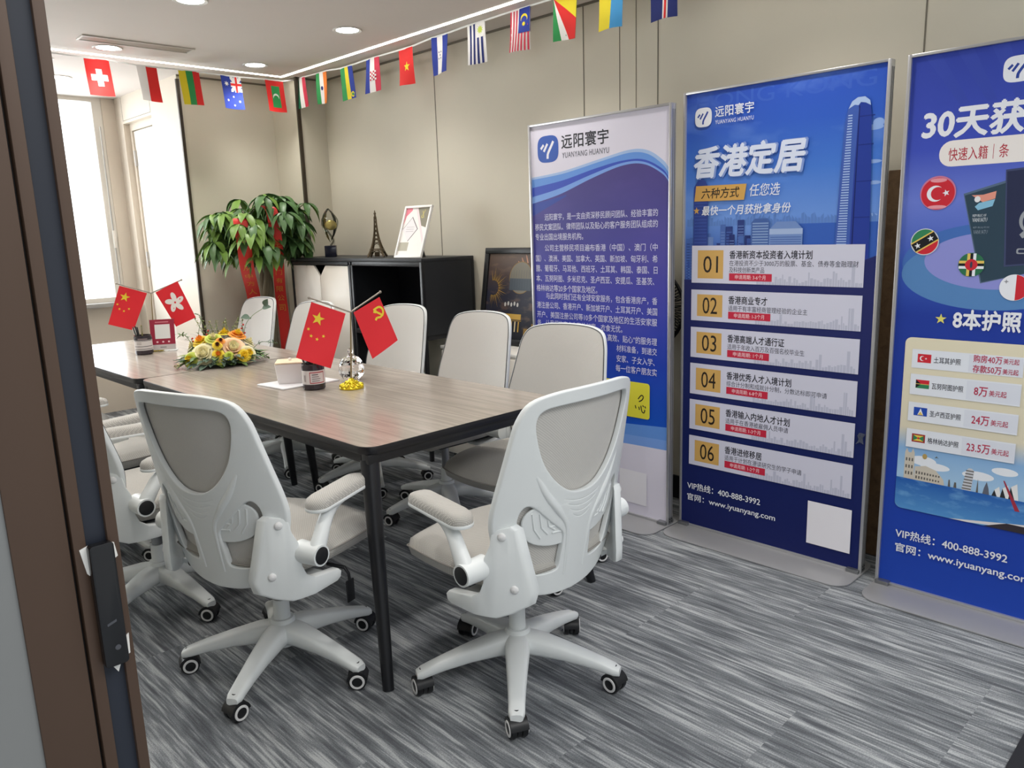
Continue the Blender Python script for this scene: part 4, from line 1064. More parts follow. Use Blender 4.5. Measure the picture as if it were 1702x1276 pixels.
# --- the Hong Kong settlement banner
t, sh = stand('tall blue poster stand with skyscraper and six numbered white cards', 3.012, 1.532)
Z1 = BH-0.010
sky = print_sky_mat('city_sky', [(1.12, rgb(22, 38, 104)), (1.26, rgb(44, 84, 170)), (1.42, rgb(104, 146, 218)), (1.60, rgb(66, 118, 206)), (1.78, rgb(46, 90, 190)), (1.93, rgb(42, 78, 178))], 0.45, rgb(128, 166, 230), 2.6)
sh.rect(S0, 1.13, S1, Z1, sky)
FW_ = ink('faint_letter', 56, 92, 186)
sh.text('HONG KONG', 0.06, 0.80, 1.865, 1.925, FW_, 0.0)
CLD = ink('cloud', 142, 172, 226)
for cx, cz, a, c in ((0.80, 1.72, 0.034, 0.010), (0.815, 1.735, 0.02, 0.016), (0.80, 1.60, 0.034, 0.007), (0.81, 1.525, 0.026, 0.007), (0.79, 1.41, 0.04, 0.006)): sh.shape(ell(cx, cz, a, c, 18), CLD)
rg = random.Random(11)
far = ink('far_city', 90, 128, 196)
sh.same([[(0.02+0.013*k, 1.385), (0.02+0.013*k+0.011, 1.385), (0.02+0.013*k+0.011, 1.40+0.03*rg.random()), (0.02+0.013*k, 1.40+0.03*rg.random())] for k in range(62)], far)
sh.rect(0.45, 1.16, S1, 1.385, ink('harbour', 52, 94, 182))
blues = [ink('bldg_a', 34, 56, 124), ink('bldg_b', 50, 78, 150), ink('bldg_c', 70, 102, 172), ink('bldg_d', 104, 132, 190), ink('bldg_e', 28, 44, 108)]
for k in range(62):
    a = 0.014+0.0088*k+0.006*rg.random(); w = 0.014+0.022*rg.random(); h = 1.22+(0.19 if a < 0.30 else 0.13)*rg.random()
    if a+w > 0.56: continue
    m = rg.choice(blues); sh.rect(a, 1.13, a+w, h, m)
    sh.same([[(a+0.1*w, z), (a+0.9*w, z), (a+0.9*w, z+0.003), (a+0.1*w, z+0.003)] for z in [1.14+0.012*i for i in range(int((h-1.15)/0.012))]], rg.choice(blues))
sh.shape([(0.055, 1.13), (0.055, 1.55), (0.072, 1.575), (0.090, 1.585), (0.110, 1.575), (0.125, 1.55), (0.125, 1.13)], ink('bldg_tall', 38, 62, 140))
sh.same([[(0.06, z), (0.12, z), (0.12, z+0.003), (0.06, z+0.003)] for z in [1.16+0.014*i for i in range(27)]], ink('bldg_tall2', 58, 86, 164))
sh.shape([(0.33, 1.13), (0.33, 1.395), (0.345, 1.41), (0.40, 1.41), (0.41, 1.395), (0.41, 1.13)], ink('bldg_f', 66, 96, 160))
sh.same([[(0.335, z), (0.405, z), (0.405, z+0.005), (0.335, z+0.005)] for z in [1.30+0.011*i for i in range(9)]], ink('bldg_g', 132, 158, 200))
sh.shape([(0.41, 1.13), (0.41, 1.365), (0.44, 1.395), (0.52, 1.395), (0.55, 1.365), (0.55, 1.13)], ink('bldg_h', 112, 140, 194)); sh.rect(0.41, 1.345, 0.55, 1.367, ink('bldg_i', 160, 180, 216))
sh.same([[(0.415, z), (0.545, z), (0.545, z+0.003), (0.415, z+0.003)] for z in [1.305+0.009*i for i in range(4)]], ink('bldg_j', 70, 98, 164))
# the tall tower
T0 = ink('tower_dark', 34, 58, 148); T1_ = ink('tower_mid', 62, 92, 172); T2_ = ink('tower_light', 168, 190, 226)
sh.shape([(0.676, 1.13), (0.680, 1.35), (0.688, 1.58), (0.696, 1.74), (0.704, 1.79), (0.718, 1.818), (0.738, 1.830), (0.764, 1.830), (0.782, 1.815), (0.790, 1.77), (0.799, 1.58), (0.806, 1.35), (0.808, 1.13)], T0)
sh.shape([(0.676, 1.13), (0.680, 1.35), (0.688, 1.58), (0.696, 1.74), (0.704, 1.79), (0.718, 1.818), (0.736, 1.829), (0.744, 1.79), (0.738, 1.60), (0.735, 1.35), (0.735, 1.13)], T1_)
sh.same([[(0.677+0.030*(z-1.13)/0.65, z), (0.722, z), (0.722, z+0.004), (0.677+0.030*(z-1.13)/0.65, z+0.004)] for z in [1.15+0.0095*i for i in range(66)]], T2_)
sh.same([[(0.741, 1.15), (0.746, 1.15), (0.748, 1.80), (0.744, 1.80)]], ink('tower_line', 20, 34, 100))
sh.same([[(0.747, z), (0.803, z), (0.803, z+0.004), (0.747, z+0.004)] for z in (1.40, 1.53, 1.66, 1.76)], ink('tower_band', 26, 46, 126))
sh.shape([(0.706, 1.793), (0.718, 1.818), (0.738, 1.830), (0.764, 1.830), (0.782, 1.815), (0.786, 1.797), (0.768, 1.808), (0.750, 1.812), (0.742, 1.802), (0.728, 1.805)], T2_)
NAVY = print_sky_mat('navy_ground', [(0.0, rgb(10, 24, 88)), (0.5, rgb(16, 30, 90)), (1.2, rgb(34, 40, 98))])
sh.rect(S0, Z0, S1, 1.155, NAVY)
sh.shape([(S1, 1.155), (0.795, 1.155), (0.795, 1.245), (S1, 1.262)], ink('navy_edge', 30, 38, 98))
logo_blob(sh, 0.096, 1.835, 0.080, 0.078, W_INK, ink('logo_navy', 40, 66, 150))
sh.text('远阳寰宇', 0.152, 0.326, 1.829, 1.872, W_INK, 0.010, 0, 1.05); sh.text('YUANYANG HUANYU', 0.153, 0.327, 1.801, 1.817, W_INK, 0, 0, 1.1)
sh.text('香港定居', 0.066, 0.556, 1.585, 1.715, ink('slab_shade', 128, 152, 210), 0.03, 0.16); sh.text('香港定居', 0.056, 0.546, 1.588, 1.712, ink('slab_white', 214, 222, 240), 0.034, 0.16)
sh.shape([(0.058, 1.491), (0.294, 1.488), (0.304, 1.552), (0.066, 1.555)], ink('amber', 206, 160, 84))
sh.text('六种方式', 0.092, 0.272, 1.500, 1.543, ink('amber_text', 34, 28, 24), 0.012, 0.15); sh.text('任您选', 0.318, 0.450, 1.500, 1.549, W_INK, 0.004, 0.15)
sh.shape(star(0.070, 1.451, 0.0165), ink('amber', 206, 160, 84)); sh.text('最快一个月获批拿身份', 0.096, 0.498, 1.430, 1.470, W_INK, 0.012, 0.15)
CARD = ink('card', 206, 206, 222); AMB = print_sky_mat('card_amber', [(0.0, rgb(206, 164, 92)), (2.0, rgb(206, 164, 92))])
GREYC = ink('card_city', 184, 186, 204); CTX = ink('card_title', 26, 26, 38); CSB = ink('card_small', 66, 66, 80); CRD = ink('card_red', 194, 40, 66)
cards = [('01', 1.303, 1.142, '香港新资本投资者入境计划', ['在港投资不少于3000万的股票、基金、债券等金融理财', '及科技创新类产品'], '申请周期: 3-6个月', 0.360, (0.540, 0.160)), ('02', 1.112, 0.976, '香港商业专才', ['适用于有丰富经商管理经验的企业主'], '申请周期: 1-3个月', 0.178, (0.350,)),
         ('03', 0.946, 0.810, '香港高端人才通行证', ['适用于年收入百万及百强名校毕业生'], '申请周期: 1个月', 0.258, (0.345,)), ('04', 0.783, 0.642, '香港优秀人才入境计划', ['综合计分制和成就计分制，分数达标即可申请'], '申请周期: 6-8个月', 0.295, (0.445,)),
         ('05', 0.616, 0.477, '香港输入内地人才计划', ['适用于在香港被雇佣人员申请'], '申请周期: 1-3个月', 0.295, (0.290,)), ('06', 0.447, 0.308, '香港进修移居', ['适用于计划在港读研究生的学子申请'], '申请周期: 1-2个月', 0.176, (0.355,))]
for num, zt, zb, title, subs, red, tw, sw in cards:
    sh.rect(0.050, zb, 0.795, zt, CARD); h = zt-zb
    x = 0.36; bars = []
    while x < 0.785:
        w = 0.005+0.008*rg.random(); hh = 0.010+0.026*rg.random()+(0.075 if 0.745 < x < 0.757 else 0)+(0.03 if rg.random() < 0.1 else 0); bars.append([(x, zb), (x+w, zb), (x+w, zb+min(hh, h-0.05)), (x, zb+min(hh, h-0.05))]); x += w+0.002
    sh.same(bars, GREYC)
    sh.rect(0.080, zb+0.020, 0.205, zt-0.020, AMB); sh.text(num, 0.108, 0.180, (zt+zb)/2-0.036, (zt+zb)/2+0.036, ink('amber_text', 34, 28, 24), 0.0)
    z = zt-0.022; sh.text(title, 0.234, 0.234+tw, z-0.034, z, CTX, 0.016, 0, 1, 2); z -= 0.040
    for sx, wd in zip(subs, sw): sh.text(sx, 0.234, 0.234+wd, z-0.024, z, CSB, 0, 0, 1, 2); z -= 0.028
    sh.rect(0.234, z-0.030, 0.428, z+0.001, CRD); sh.text(red, 0.262, 0.400, z-0.024, z-0.005, ink('red_text', 238, 214, 218), 0.0, 0, 1, 2)
sh.text('VIP热线：400-888-3992', 0.044, 0.410, 0.187, 0.222, W_INK, 0.012); sh.text('官网：www.iyuanyang.com', 0.044, 0.481, 0.128, 0.166, W_INK, 0.012)
sh.rect(0.622, 0.078, 0.802, 0.262, ink('card_blank', 232, 230, 236))
sh.mb.build('printed_sheet', t, 0)
b = MB(); b.prism([(0, 0), (0.018, 0.012), (0.030, 0.004), (0.027, 0.030), (0.036, 0.046), (0.014, 0.050), (0.006, 0.036), (0.012, 0.022)], lambda a, c, h: (-0.0198-h-0.004*math.sin(a*90)**2, BW/2-0.802-a, 0.535+c), 0.0, 0.0015, clear_mat('torn_film', (0.9, 0.92, 0.96, 1), 0.55, 0.15)); o = b.build('torn_film', t); o['label'] = 'torn scrap of clear film at the right edge'

# --- the thirty day passport banner, cut off by the frame
t, sh = stand('tall royal blue poster stand with passports and round flag buttons', 2.985, 0.618, 1.94)
Z1 = 1.93
sh.rect(S0, Z0, S1, Z1, print_sky_mat('passport_ground', [(0.0, rgb(24, 66, 172)), (0.55, rgb(26, 58, 158)), (1.05, rgb(28, 56, 152)), (1.22, rgb(50, 84, 178)), (1.45, rgb(104, 122, 206)), (1.62, rgb(60, 78, 182)), (1.93, rgb(48, 66, 162))], 0.12, rgb(88, 110, 196), 1.2))
for k in range(3): sh.shape([(0.05+0.1*k, Z1), (0.10+0.1*k, Z1), (0.20+0.08*k, 1.76), (0.17+0.08*k, 1.76)], ink('ray', 54, 72, 168))
# oval podium
sh.shape(ell(0.30, 1.235, 0.278, 0.135, 60), ink('podium_rim', 66, 108, 180)); sh.shape(ell(0.30, 1.200, 0.278, 0.120, 60), ink('podium_side', 84, 130, 184)); sh.shape(ell(0.31, 1.245, 0.215, 0.095, 60), ink('podium_top', 138, 142, 208))
logo_blob(sh, 0.332, 1.846, 0.086, 0.080, W_INK, ink('logo_navy', 40, 66, 150))
sh.text('30天获', 0.060, 0.362, 1.655, 1.755, W_INK, 0.035, 0.06)
sh.shape(rrect(0.118, 1.560, 0.70, 1.645, 0.040), ink('pill_cream', 232, 226, 222)); sh.text('快速入籍｜条', 0.147, 0.325, 1.576, 1.622, ink('pill_red', 176, 44, 62), 0.006)
# passports
sh.shape([(0.203, 1.468), (0.345, 1.51), (0.405, 1.205), (0.275, 1.170)], ink('pp_edge', 84, 104, 128)); sh.shape([(0.207, 1.462), (0.345, 1.502), (0.402, 1.205), (0.278, 1.174)], ink('pp_green', 44, 66, 82))
sh.shape([(0.228, 1.462), (0.262, 1.462), (0.300, 1.472), (0.298, 1.448), (0.262, 1.438)], ink('pp_orange', 222, 148, 130)); sh.shape([(0.252, 1.436), (0.298, 1.446), (0.292, 1.424), (0.250, 1.412), (0.240, 1.424)], ink('pp_sky', 132, 186, 214)); sh.shape(ell(0.246, 1.448, 0.009, 0.010), ink('pp_white', 226, 226, 228))
sh.text('REPUBLIC OF', 0.236, 0.276, 1.391, 1.399, ink('pp_text', 196, 202, 208), 0.02, 0, 1, 1); sh.text('VANUATU', 0.236, 0.280, 1.374, 1.387, ink('pp_text', 196, 202, 208), 0.02, 0, 1, 1)
sh.text('RÉPUBLIQUE DE', 0.240, 0.288, 1.352, 1.360, ink('pp_text2', 140, 152, 164), 0.0, 0, 1, 1); sh.text('VANUATU', 0.242, 0.284, 1.334, 1.347, ink('pp_text2', 140, 152, 164), 0.0, 0, 1, 1)
sh.shape([(0.322, 1.538), (0.52, 1.552), (0.54, 1.246), (0.340, 1.226)], ink('pp_navy_edge', 62, 70, 104)); sh.shape([(0.326, 1.532), (0.52, 1.545), (0.536, 1.250), (0.345, 1.232)], ink('pp_navy', 38, 44, 74))
PT = ink('pp_text', 196, 202, 208)
sh.rect(0.380, 1.502, 0.40, 1.514, PT); sh.text('S', 0.378, 0.388, 1.476, 1.494, PT, 0.02); sh.rect(0.379, 1.464, 0.40, 1.470, PT)
sh.shape(ell(0.402, 1.375, 0.030, 0.038, 30), ink('crest', 150, 154, 160)); sh.shape(ell(0.404, 1.372, 0.022, 0.029, 30), ink('pp_navy', 38, 44, 74)); sh.same([[(0.376, 1.33), (0.39, 1.345), (0.40, 1.325), (0.385, 1.318)]], ink('crest', 150, 154, 160)); sh.shape(rrect(0.372, 1.268, 0.402, 1.286, 0.006), ink('crest', 150, 154, 160)); sh.shape(rrect(0.377, 1.272, 0.398, 1.282, 0.004), ink('pp_navy', 38, 44, 74))
def button(cx, cz, r): return ell(cx, cz, r, r, 40)
R_ = ink('flag_red', 200, 40, 54)
sh.shape(button(0.123, 1.475, 0.057), ink('btn_rim', 196, 120, 150)); sh.shape(button(0.123, 1.473, 0.053), R_)
sh.shape(crescent(0.115, 1.473, 0.027, 0.022, 0.008, 0.0), W_INK); sh.shape(star(0.149, 1.474, 0.012, 5, 0.4, 180), W_INK)
sh.shape(ell(0.123, 1.517, 0.026, 0.007), ink('btn_gloss', 226, 150, 160)); sh.shape(ell(0.123, 1.428, 0.030, 0.006), ink('btn_gloss', 226, 150, 160))
sh.shape(button(0.092, 1.310, 0.046), ink('btn_pale', 204, 208, 214))
cx, cz, r = 0.092, 1.310, 0.043
ang = R(32)
def seg_(a0, a1): return [(cx+r*math.cos(R(a)), cz+r*math.sin(R(a))) for a in range(a0, a1+1, 6)]
sh.shape(seg_(50, 194), ink('kn_green', 52, 128, 86)); sh.shape(seg_(230, 374), R_)
rot_ = lambda u, v: (cx+u*math.cos(ang)-v*math.sin(ang), cz+u*math.sin(ang)+v*math.cos(ang))
sh.shape([rot_(-0.042, -0.019), rot_(0.042, -0.019), rot_(0.042, 0.019), rot_(-0.042, 0.019)], ink('kn_yellow', 222, 190, 96)); sh.shape([rot_(-0.042, -0.0145), rot_(0.042, -0.0145), rot_(0.042, 0.0145), rot_(-0.042, 0.0145)], ink('kn_black', 24, 24, 30))
for u in (-0.026, 0.022): p = rot_(u, 0); sh.shape(star(p[0], p[1], 0.011, 5, 0.4, 105), W_INK)
sh.shape(button(0.244, 1.232, 0.040), ink('dm_green', 44, 110, 76))
for k, m in ((-0.009, ink('kn_yellow', 222, 190, 96)), (0.0, ink('kn_black', 24, 24, 30)), (0.009, W_INK)):
    sh.rect(0.206, 1.232-k-0.0045, 0.282, 1.232-k+0.0045, m); sh.rect(0.244+k-0.0045, 1.194, 0.244+k+0.0045, 1.270, m)
sh.shape(button(0.244, 1.232, 0.019), R_); sh.shape(ell(0.244, 1.232, 0.004, 0.011), ink('parrot', 60, 60, 80))
sh.shape(button(0.376, 1.159, 0.043), W_INK); sh.shape([(0.380, 1.116)]+[(0.376+0.042*math.cos(R(a)), 1.159+0.042*math.sin(R(a))) for a in range(-84, 85, 7)], R_); sh.shape(star(0.352, 1.178, 0.008, 4, 0.35), ink('mt_grey', 140, 140, 146))
sh.shape(star(0.163, 1.043, 0.019), ink('star_yellow', 220, 212, 110)); sh.text('8本护照', 0.203, 0.405, 1.012, 1.078, W_INK, 0.03)
# price card with sea and landmarks
sh.shape(rrect(0.052, 0.325, 0.80, 0.972, 0.022), print_sky_mat('price_card', [(0.33, rgb(92, 150, 206)), (0.46, rgb(160, 194, 224)), (0.56, rgb(132, 172, 214)), (0.64, rgb(216, 208, 184)), (0.97, rgb(222, 214, 188))]))
for cx, cz, a, c in ((0.14, 0.520, 0.045, 0.018), (0.18, 0.505, 0.05, 0.014), (0.32, 0.500, 0.05, 0.016), (0.40, 0.530, 0.04, 0.014)): sh.shape(ell(cx, cz, a, c, 20), ink('cloud_w', 226, 230, 236))
ST, SD = ink('stone', 200, 192, 178), ink('stone_dark', 96, 92, 88)
sh.shape([(0.077, 0.442), (0.077, 0.545), (0.083, 0.560), (0.089, 0.545), (0.098, 0.545), (0.104, 0.562), (0.110, 0.545), (0.112, 0.442)], ST)
sh.same([[(0.081+0.010*k, z), (0.086+0.010*k, z), (0.086+0.010*k, z+0.012), (0.081+0.010*k, z+0.012)] for k in range(3) for z in (0.46, 0.485, 0.512)], SD)
sh.shape([(0.112, 0.442), (0.114, 0.495), (0.150, 0.503), (0.185, 0.492), (0.212, 0.462), (0.216, 0.442)], ST)
sh.same([[(0.118+0.0095*k, z), (0.123+0.0095*k, z), (0.123+0.0095*k, z+0.011-0.0006*k), (0.118+0.0095*k, z+0.011-0.0006*k)] for k in range(9) for z in (0.450, 0.468)], SD)
sh.same([[(0.228, 0.442), (0.236, 0.442), (0.233, 0.468), (0.229, 0.468)], [(0.246, 0.442), (0.256, 0.442), (0.254, 0.462), (0.248, 0.462)]], SD)
sh.shape([(0.272, 0.440), (0.302, 0.440), (0.308, 0.515), (0.300, 0.523), (0.290, 0.523), (0.284, 0.515)], ink('tower_white', 196, 198, 204)); sh.same([[(0.273+0.0015*k, 0.445+0.011*k), (0.302+0.0008*k, 0.445+0.011*k), (0.302+0.0008*k, 0.449+0.011*k), (0.273+0.0015*k, 0.449+0.011*k)] for k in range(7)], SD)
sh.shape([(0.318, 0.438), (0.320, 0.470), (0.3215, 0.49), (0.323, 0.470), (0.325, 0.438)], SD); sh.shape([(0.338, 0.436), (0.342, 0.462), (0.349, 0.485), (0.356, 0.462), (0.360, 0.436)], ink('pagoda', 92, 96, 110))
for k in range(3): sh.shape([(0.365+0.026*k, 0.434), (0.374+0.024*k, 0.462+0.010*k), (0.388+0.026*k, 0.476+0.010*k), (0.396+0.026*k, 0.434)], ink('sail_w', 226, 226, 226)); sh.shape([(0.365+0.026*k, 0.434), (0.374+0.024*k, 0.462+0.010*k), (0.385+0.026*k, 0.434)], ink('sail_dark', 40, 42, 48))
sh.shape(ell(0.145, 0.538, 0.008, 0.010), ink('balloon', 176, 150, 90)); sh.shape([(0.184, 0.546), (0.192, 0.538), (0.186, 0.541), (0.178, 0.538)], SD)
sh.shape([(0.052, 0.445), (0.80, 0.432), (0.80, 0.335), (0.78, 0.325), (0.075, 0.325), (0.052, 0.345)], print_sky_mat('sea', [(0.32, rgb(84, 146, 204)), (0.44, rgb(36, 92, 170))], 0.6, rgb(120, 174, 218), 16))
sh.shape([(0.24, 0.325), (0.60, 0.375), (0.80, 0.380), (0.80, 0.355), (0.60, 0.352), (0.30, 0.325)], ink('hull_white', 220, 216, 216)); sh.shape([(0.35, 0.325), (0.42, 0.35), (0.80, 0.348), (0.80, 0.335), (0.78, 0.325)], ink('hull_dark', 52, 46, 52)); sh.shape([(0.398, 0.500), (0.440, 0.400), (0.455, 0.40), (0.402, 0.500)], ink('mast_red', 158, 48, 66))
rows = [(0.930, 0.862, '土耳其护照', None), (0.840, 0.764, '瓦努阿图护照', '8万'), (0.736, 0.665, '圣卢西亚护照', '24万'), (0.636, 0.566, '格林纳达护照', '23.5万')]
PR = ink('price_red', 178, 52, 82)
for i, (zt, zb, nm, pr) in enumerate(rows):
    sh.rect(0.078, zb, 0.425, zt, ink('row_white', 222, 226, 234)); sh.rect(0.262, zb+0.005, 0.425, zt-0.005, ink('row_grey', 214, 218, 228))
    zc = (zt+zb)/2; fx0, fx1, fz0, fz1 = 0.097, 0.142, zc-0.013, zc+0.018
    if i == 0: sh.rect(fx0, fz0, fx1, fz1, R_); sh.shape(crescent(0.113, zc+0.002, 0.009, 0.0075, 0.003, 0), W_INK); sh.shape(star(0.125, zc+0.002, 0.004), W_INK)
    if i == 1: sh.rect(fx0, fz0, fx1, zc+0.002, ink('kn_green', 52, 128, 86)); sh.rect(fx0, zc+0.003, fx1, fz1, R_); sh.shape([(fx0, fz0), (0.116, zc+0.0025), (fx0, fz1)], ink('kn_black', 24, 24, 30)); sh.same([[(fx0, zc+0.0015), (fx1, zc+0.0015), (fx1, zc+0.0035), (fx0, zc+0.0035)]], ink('kn_yellow', 222, 190, 96))
    if i == 2: sh.rect(fx0, fz0, fx1, fz1, ink('lucia_blue', 34, 74, 170)); sh.shape([(0.110, fz0+0.003), (0.130, fz0+0.003), (0.120, fz1-0.003)], W_INK); sh.shape([(0.111, fz0+0.003), (0.129, fz0+0.003), (0.120, zc+0.003)], ink('kn_yellow', 222, 190, 96))
    if i == 3: sh.rect(fx0, fz0, fx1, fz1, ink('gren_red', 156, 44, 46)); sh.rect(fx0+0.005, fz0+0.005, fx1-0.005, fz1-0.005, ink('kn_green', 52, 128, 86)); sh.same([[(fx0+0.005, fz0+0.005), (fx1-0.005, fz0+0.005), (0.1195, zc+0.0025)], [(fx0+0.005, fz1-0.005), (fx1-0.005, fz1-0.005), (0.1195, zc+0.0025)]], ink('gren_yellow', 222, 200, 80)); sh.shape(ell(0.1195, zc+0.0025, 0.004, 0.004, 12), R_)
    sh.text(nm, 0.151, 0.237 if i == 0 else 0.252, zc-0.011, zc+0.011, ink('row_text', 44, 44, 56), 0.01, 0, 1, 2)
    if i == 0:
        for zz, a in ((zc+0.018, '购房40万'), (zc-0.017, '存款50万')): sh.text(a, 0.276, 0.362, zz-0.013, zz+0.013, PR, 0.016, 0, 1, 2); sh.text('美元起', 0.366, 0.412, zz-0.011, zz+0.008, PR, 0.01, 0, 1, 2)
    else:
        e = {1: 0.327, 2: 0.340, 3: 0.350}[i]; sh.text(pr, 0.286 if i != 3 else 0.278, e, zc-0.017, zc+0.015, PR, 0.016, 0, 1, 2); sh.text('美元起', e+0.005, e+0.057, zc-0.014, zc+0.007, PR, 0.01, 0, 1, 2)
sh.text('VIP热线：400-888-3992', 0.064, 0.433, 0.207, 0.243, W_INK, 0.016); sh.text('官网：www.iyuanyang.com', 0.066, 0.505, 0.146, 0.186, W_INK, 0.016)
sh.mb.build('printed_sheet', t, 0)

# ------------------------------------------------------------------ bunting of small flags along the ceiling
CR_, CB, CG, CW, CY_, CN = cloth('red', 220, 50, 48), cloth('blue', 44, 62, 150), cloth('green', 52, 148, 82), cloth('white', 232, 230, 228), cloth('yellow', 226, 208, 50), cloth('navy', 38, 48, 110)
CO = cloth('orange', 232, 128, 50); CDG = cloth('dark_green', 36, 112, 78); CSK = cloth('sky', 70, 150, 206); CLR = cloth('rose', 206, 62, 84)
def stripes(cols, edges=None):
    n = len(cols); e = edges or [i/n for i in range(n+1)]
    return [(c, [(e[i], 0), (e[i+1], 0), (e[i+1], 1), (e[i], 1)]) for i, c in enumerate(cols)]
def rc(c, a0, b0, a1, b1): return (c, [(a0, b0), (a1, b0), (a1, b1), (a0, b1)])
def stv(c, cx, cy, r, asp=1.5, n=5, inner=0.4): return (c, [(x, cy+(y-cy)/asp) for x, y in star(cx, cy, r, n, inner, -90)])
def dsc(c, cx, cy, r, asp=1.5): return (c, ell(cx, cy, r, r/asp, 20))
FLAGS = {
 'white cross on red': [rc(CR_, 0, 0, 1, 1), rc(CW, 0.17, 0.42, 0.83, 0.59), rc(CW, 0.38, 0.27, 0.62, 0.74)],
 'white and red': stripes([CW, CR_], [0, 0.45, 1]),
 'yellow, green and red stripes': stripes([CY_, CG, CR_]),
 'blue with small white stars and a red white cross corner': [rc(CB, 0, 0, 1, 1), (CW, [(0.45, 0.0), (0.58, 0.0), (1.0, 0.38), (1.0, 0.47), (0.9, 0.47), (0.45, 0.08)]), (CW, [(1.0, 0.0), (0.9, 0.0), (0.45, 0.40), (0.45, 0.47), (0.55, 0.47), (1.0, 0.08)]), rc(CW, 0.64, 0, 0.84, 0.48), rc(CW, 0.45, 0.17, 1, 0.32), rc(CR_, 0.69, 0, 0.79, 0.48), rc(CR_, 0.45, 0.21, 1, 0.28), stv(CW, 0.24, 0.24, 0.13, 1.5, 7), stv(CW, 0.22, 0.74, 0.07, 1.5, 7), stv(CW, 0.52, 0.62, 0.06, 1.5, 7), stv(CW, 0.80, 0.76, 0.07, 1.5, 7), stv(CW, 0.52, 0.88, 0.06, 1.5, 7)],
 'red with green panel and white crescent': [rc(CR_, 0, 0, 1, 1), rc(CG, 0.28, 0.18, 0.74, 0.86), (CW, [(x, 0.52+(y-0.52)*0.7) for x, y in crescent(0.50, 0.54, 0.17, 0.155, 0.0, 0.07)])],
 'green, white and red stripes': [rc(CW, 0, 0, 1, 1)]+stripes([CDG, CW, CLR], [0.12, 0.42, 0.72, 1]),
 'green, white and orange stripes': stripes([CG, CW, CO])+[dsc(CN, 0.5, 0.5, 0.1)],
 'green, yellow and blue': stripes([CG, CY_, CB], [0, 0.38, 0.66, 1])+[dsc(CY_, 0.80, 0.87, 0.13), dsc(CG, 0.80, 0.87, 0.07)],
 'blue, white and red with a chequered shield': stripes([CB, CW, CLR])+[rc(CLR, 0.36, 0.38, 0.78, 0.66)]+[rc(CW, 0.36+0.105*i, 0.38+0.056*j, 0.465+0.105*i, 0.436+0.056*j) for i in range(4) for j in range(5) if (i+j) % 2],
 'red with a yellow star': [rc(CR_, 0, 0, 1, 1), stv(CY_, 0.58, 0.50, 0.22)],
 'blue, white and blue with five stars': stripes([CB, CW, CB])+[stv(CN, a, c, 0.05) for a, c in ((0.5, 0.5), (0.43, 0.42), (0.57, 0.42), (0.43, 0.59), (0.57, 0.59))],
 'white and blue stripes with a sun corner': [rc(CW, 0, 0, 1, 1)]+[rc(CN, 0.14+0.21*i, 0.0 if i < 2 else 0.36, 0.245+0.21*i, 1) for i in range(4)]+[rc(CW, 0.52, 0, 1, 0.36), stv(cloth('lime', 190, 206, 90), 0.74, 0.18, 0.17, 1.5, 10, 0.55)],
 'red and white stripes with a blue crescent corner': [rc(CW, 0, 0, 1, 1)]+[rc(CLR, 0.075*2*i, 0, 0.075*(2*i+1), 1) for i in range(7)]+[rc(CB, 0.46, 0, 1, 0.58), (CY_, [(x, 0.25+(y-0.25)*0.66) for x, y in crescent(0.73, 0.25, 0.17, 0.145, 0.0, 0.06)]), stv(CY_, 0.73, 0.38, 0.09, 1.5, 12, 0.6)],
 'slanted green, white, red and yellow rays': [rc(CG, 0, 0, 1, 1), (CW, [(0, 0), (0.36, 1), (0.70, 1)]), (CR_, [(0, 0), (0.70, 1), (1, 1), (1, 0.55)]), (CY_, [(0, 0), (1, 0.55), (1, 0)]), (CB, [(0, 0), (1, 0.0), (1, 0.02)])],
 'yellow and light blue': stripes([CY_, CSK]),
 'navy with a white and red cross': [rc(CN, 0, 0, 1, 1), rc(CW, 0.46, 0, 0.66, 1), rc(CW, 0, 0.28, 1, 0.40), rc(CR_, 0.52, 0, 0.60, 1), rc(CR_, 0, 0.31, 1, 0.37)],
}
bn = thing('flag_bunting', 'string of small country flags along the ceiling edge', 'bunting', (0, 0, 0))
def bunting_flag(name, p, d, w, h, lean, seed):
    """small cloth flag hanging down from p along horizontal direction d; lean shifts its lower edge"""
    rgf = random.Random(seed); d = Vector(d); nn = Vector((-d.y, d.x, 0))
    if nn.dot(Vector((-1, -1, 0))) < 0: nn = -nn
    ph = rgf.uniform(0, 6); amp = rgf.uniform(0.003, 0.008); sw = rgf.uniform(0.0, 0.02)
    def f(u, v, hh): 
        return Vector(p)+d*(u*w*(1-0.06*v*math.sin(ph)) + lean*v*w) + nn*(hh + amp*math.sin(ph+4.0*u+2.0*v)*(0.3+v) + sw*v) + Vector((0, 0, -v*h + 0.004*math.sin(ph*2+3*u)*v))
    b = MB(); b.recalc = False
    hh = 0.0; n = 7
    # base cloth as a fine grid on both sides, printed shapes sliced to follow its folds
    for k, (m, poly) in enumerate(FLAGS[name]):
        hh = 0.0004*k
        b2 = bmesh.new(); b2.faces.new([b2.verts.new((a, c, 0)) for a, c in poly])
        slice_grid(b2, [i/6 for i in range(1, 6)], [i/6 for i in range(1, 6)])
        b2.verts.index_update(); co = [v.co.copy() for v in b2.verts]; fs = [tuple(v.index for v in q.verts) for q in b2.faces]; b2.free()
        b.raw([f(c.x, c.y, hh+0.0003) for c in co], fs, m); b.raw([f(c.x, c.y, -hh-0.0003) for c in co], fs, m)
    o = b.build('flag', bn, 60); o['label'] = name+' flag'
names = list(FLAGS)
LX = [(1.663, 0.140), (1.961, 0.125), (2.221, 0.135), (2.500, 0.143), (2.821, 0.140)]
LZ = [2.477, 2.468, 2.470, 2.468, 2.474]
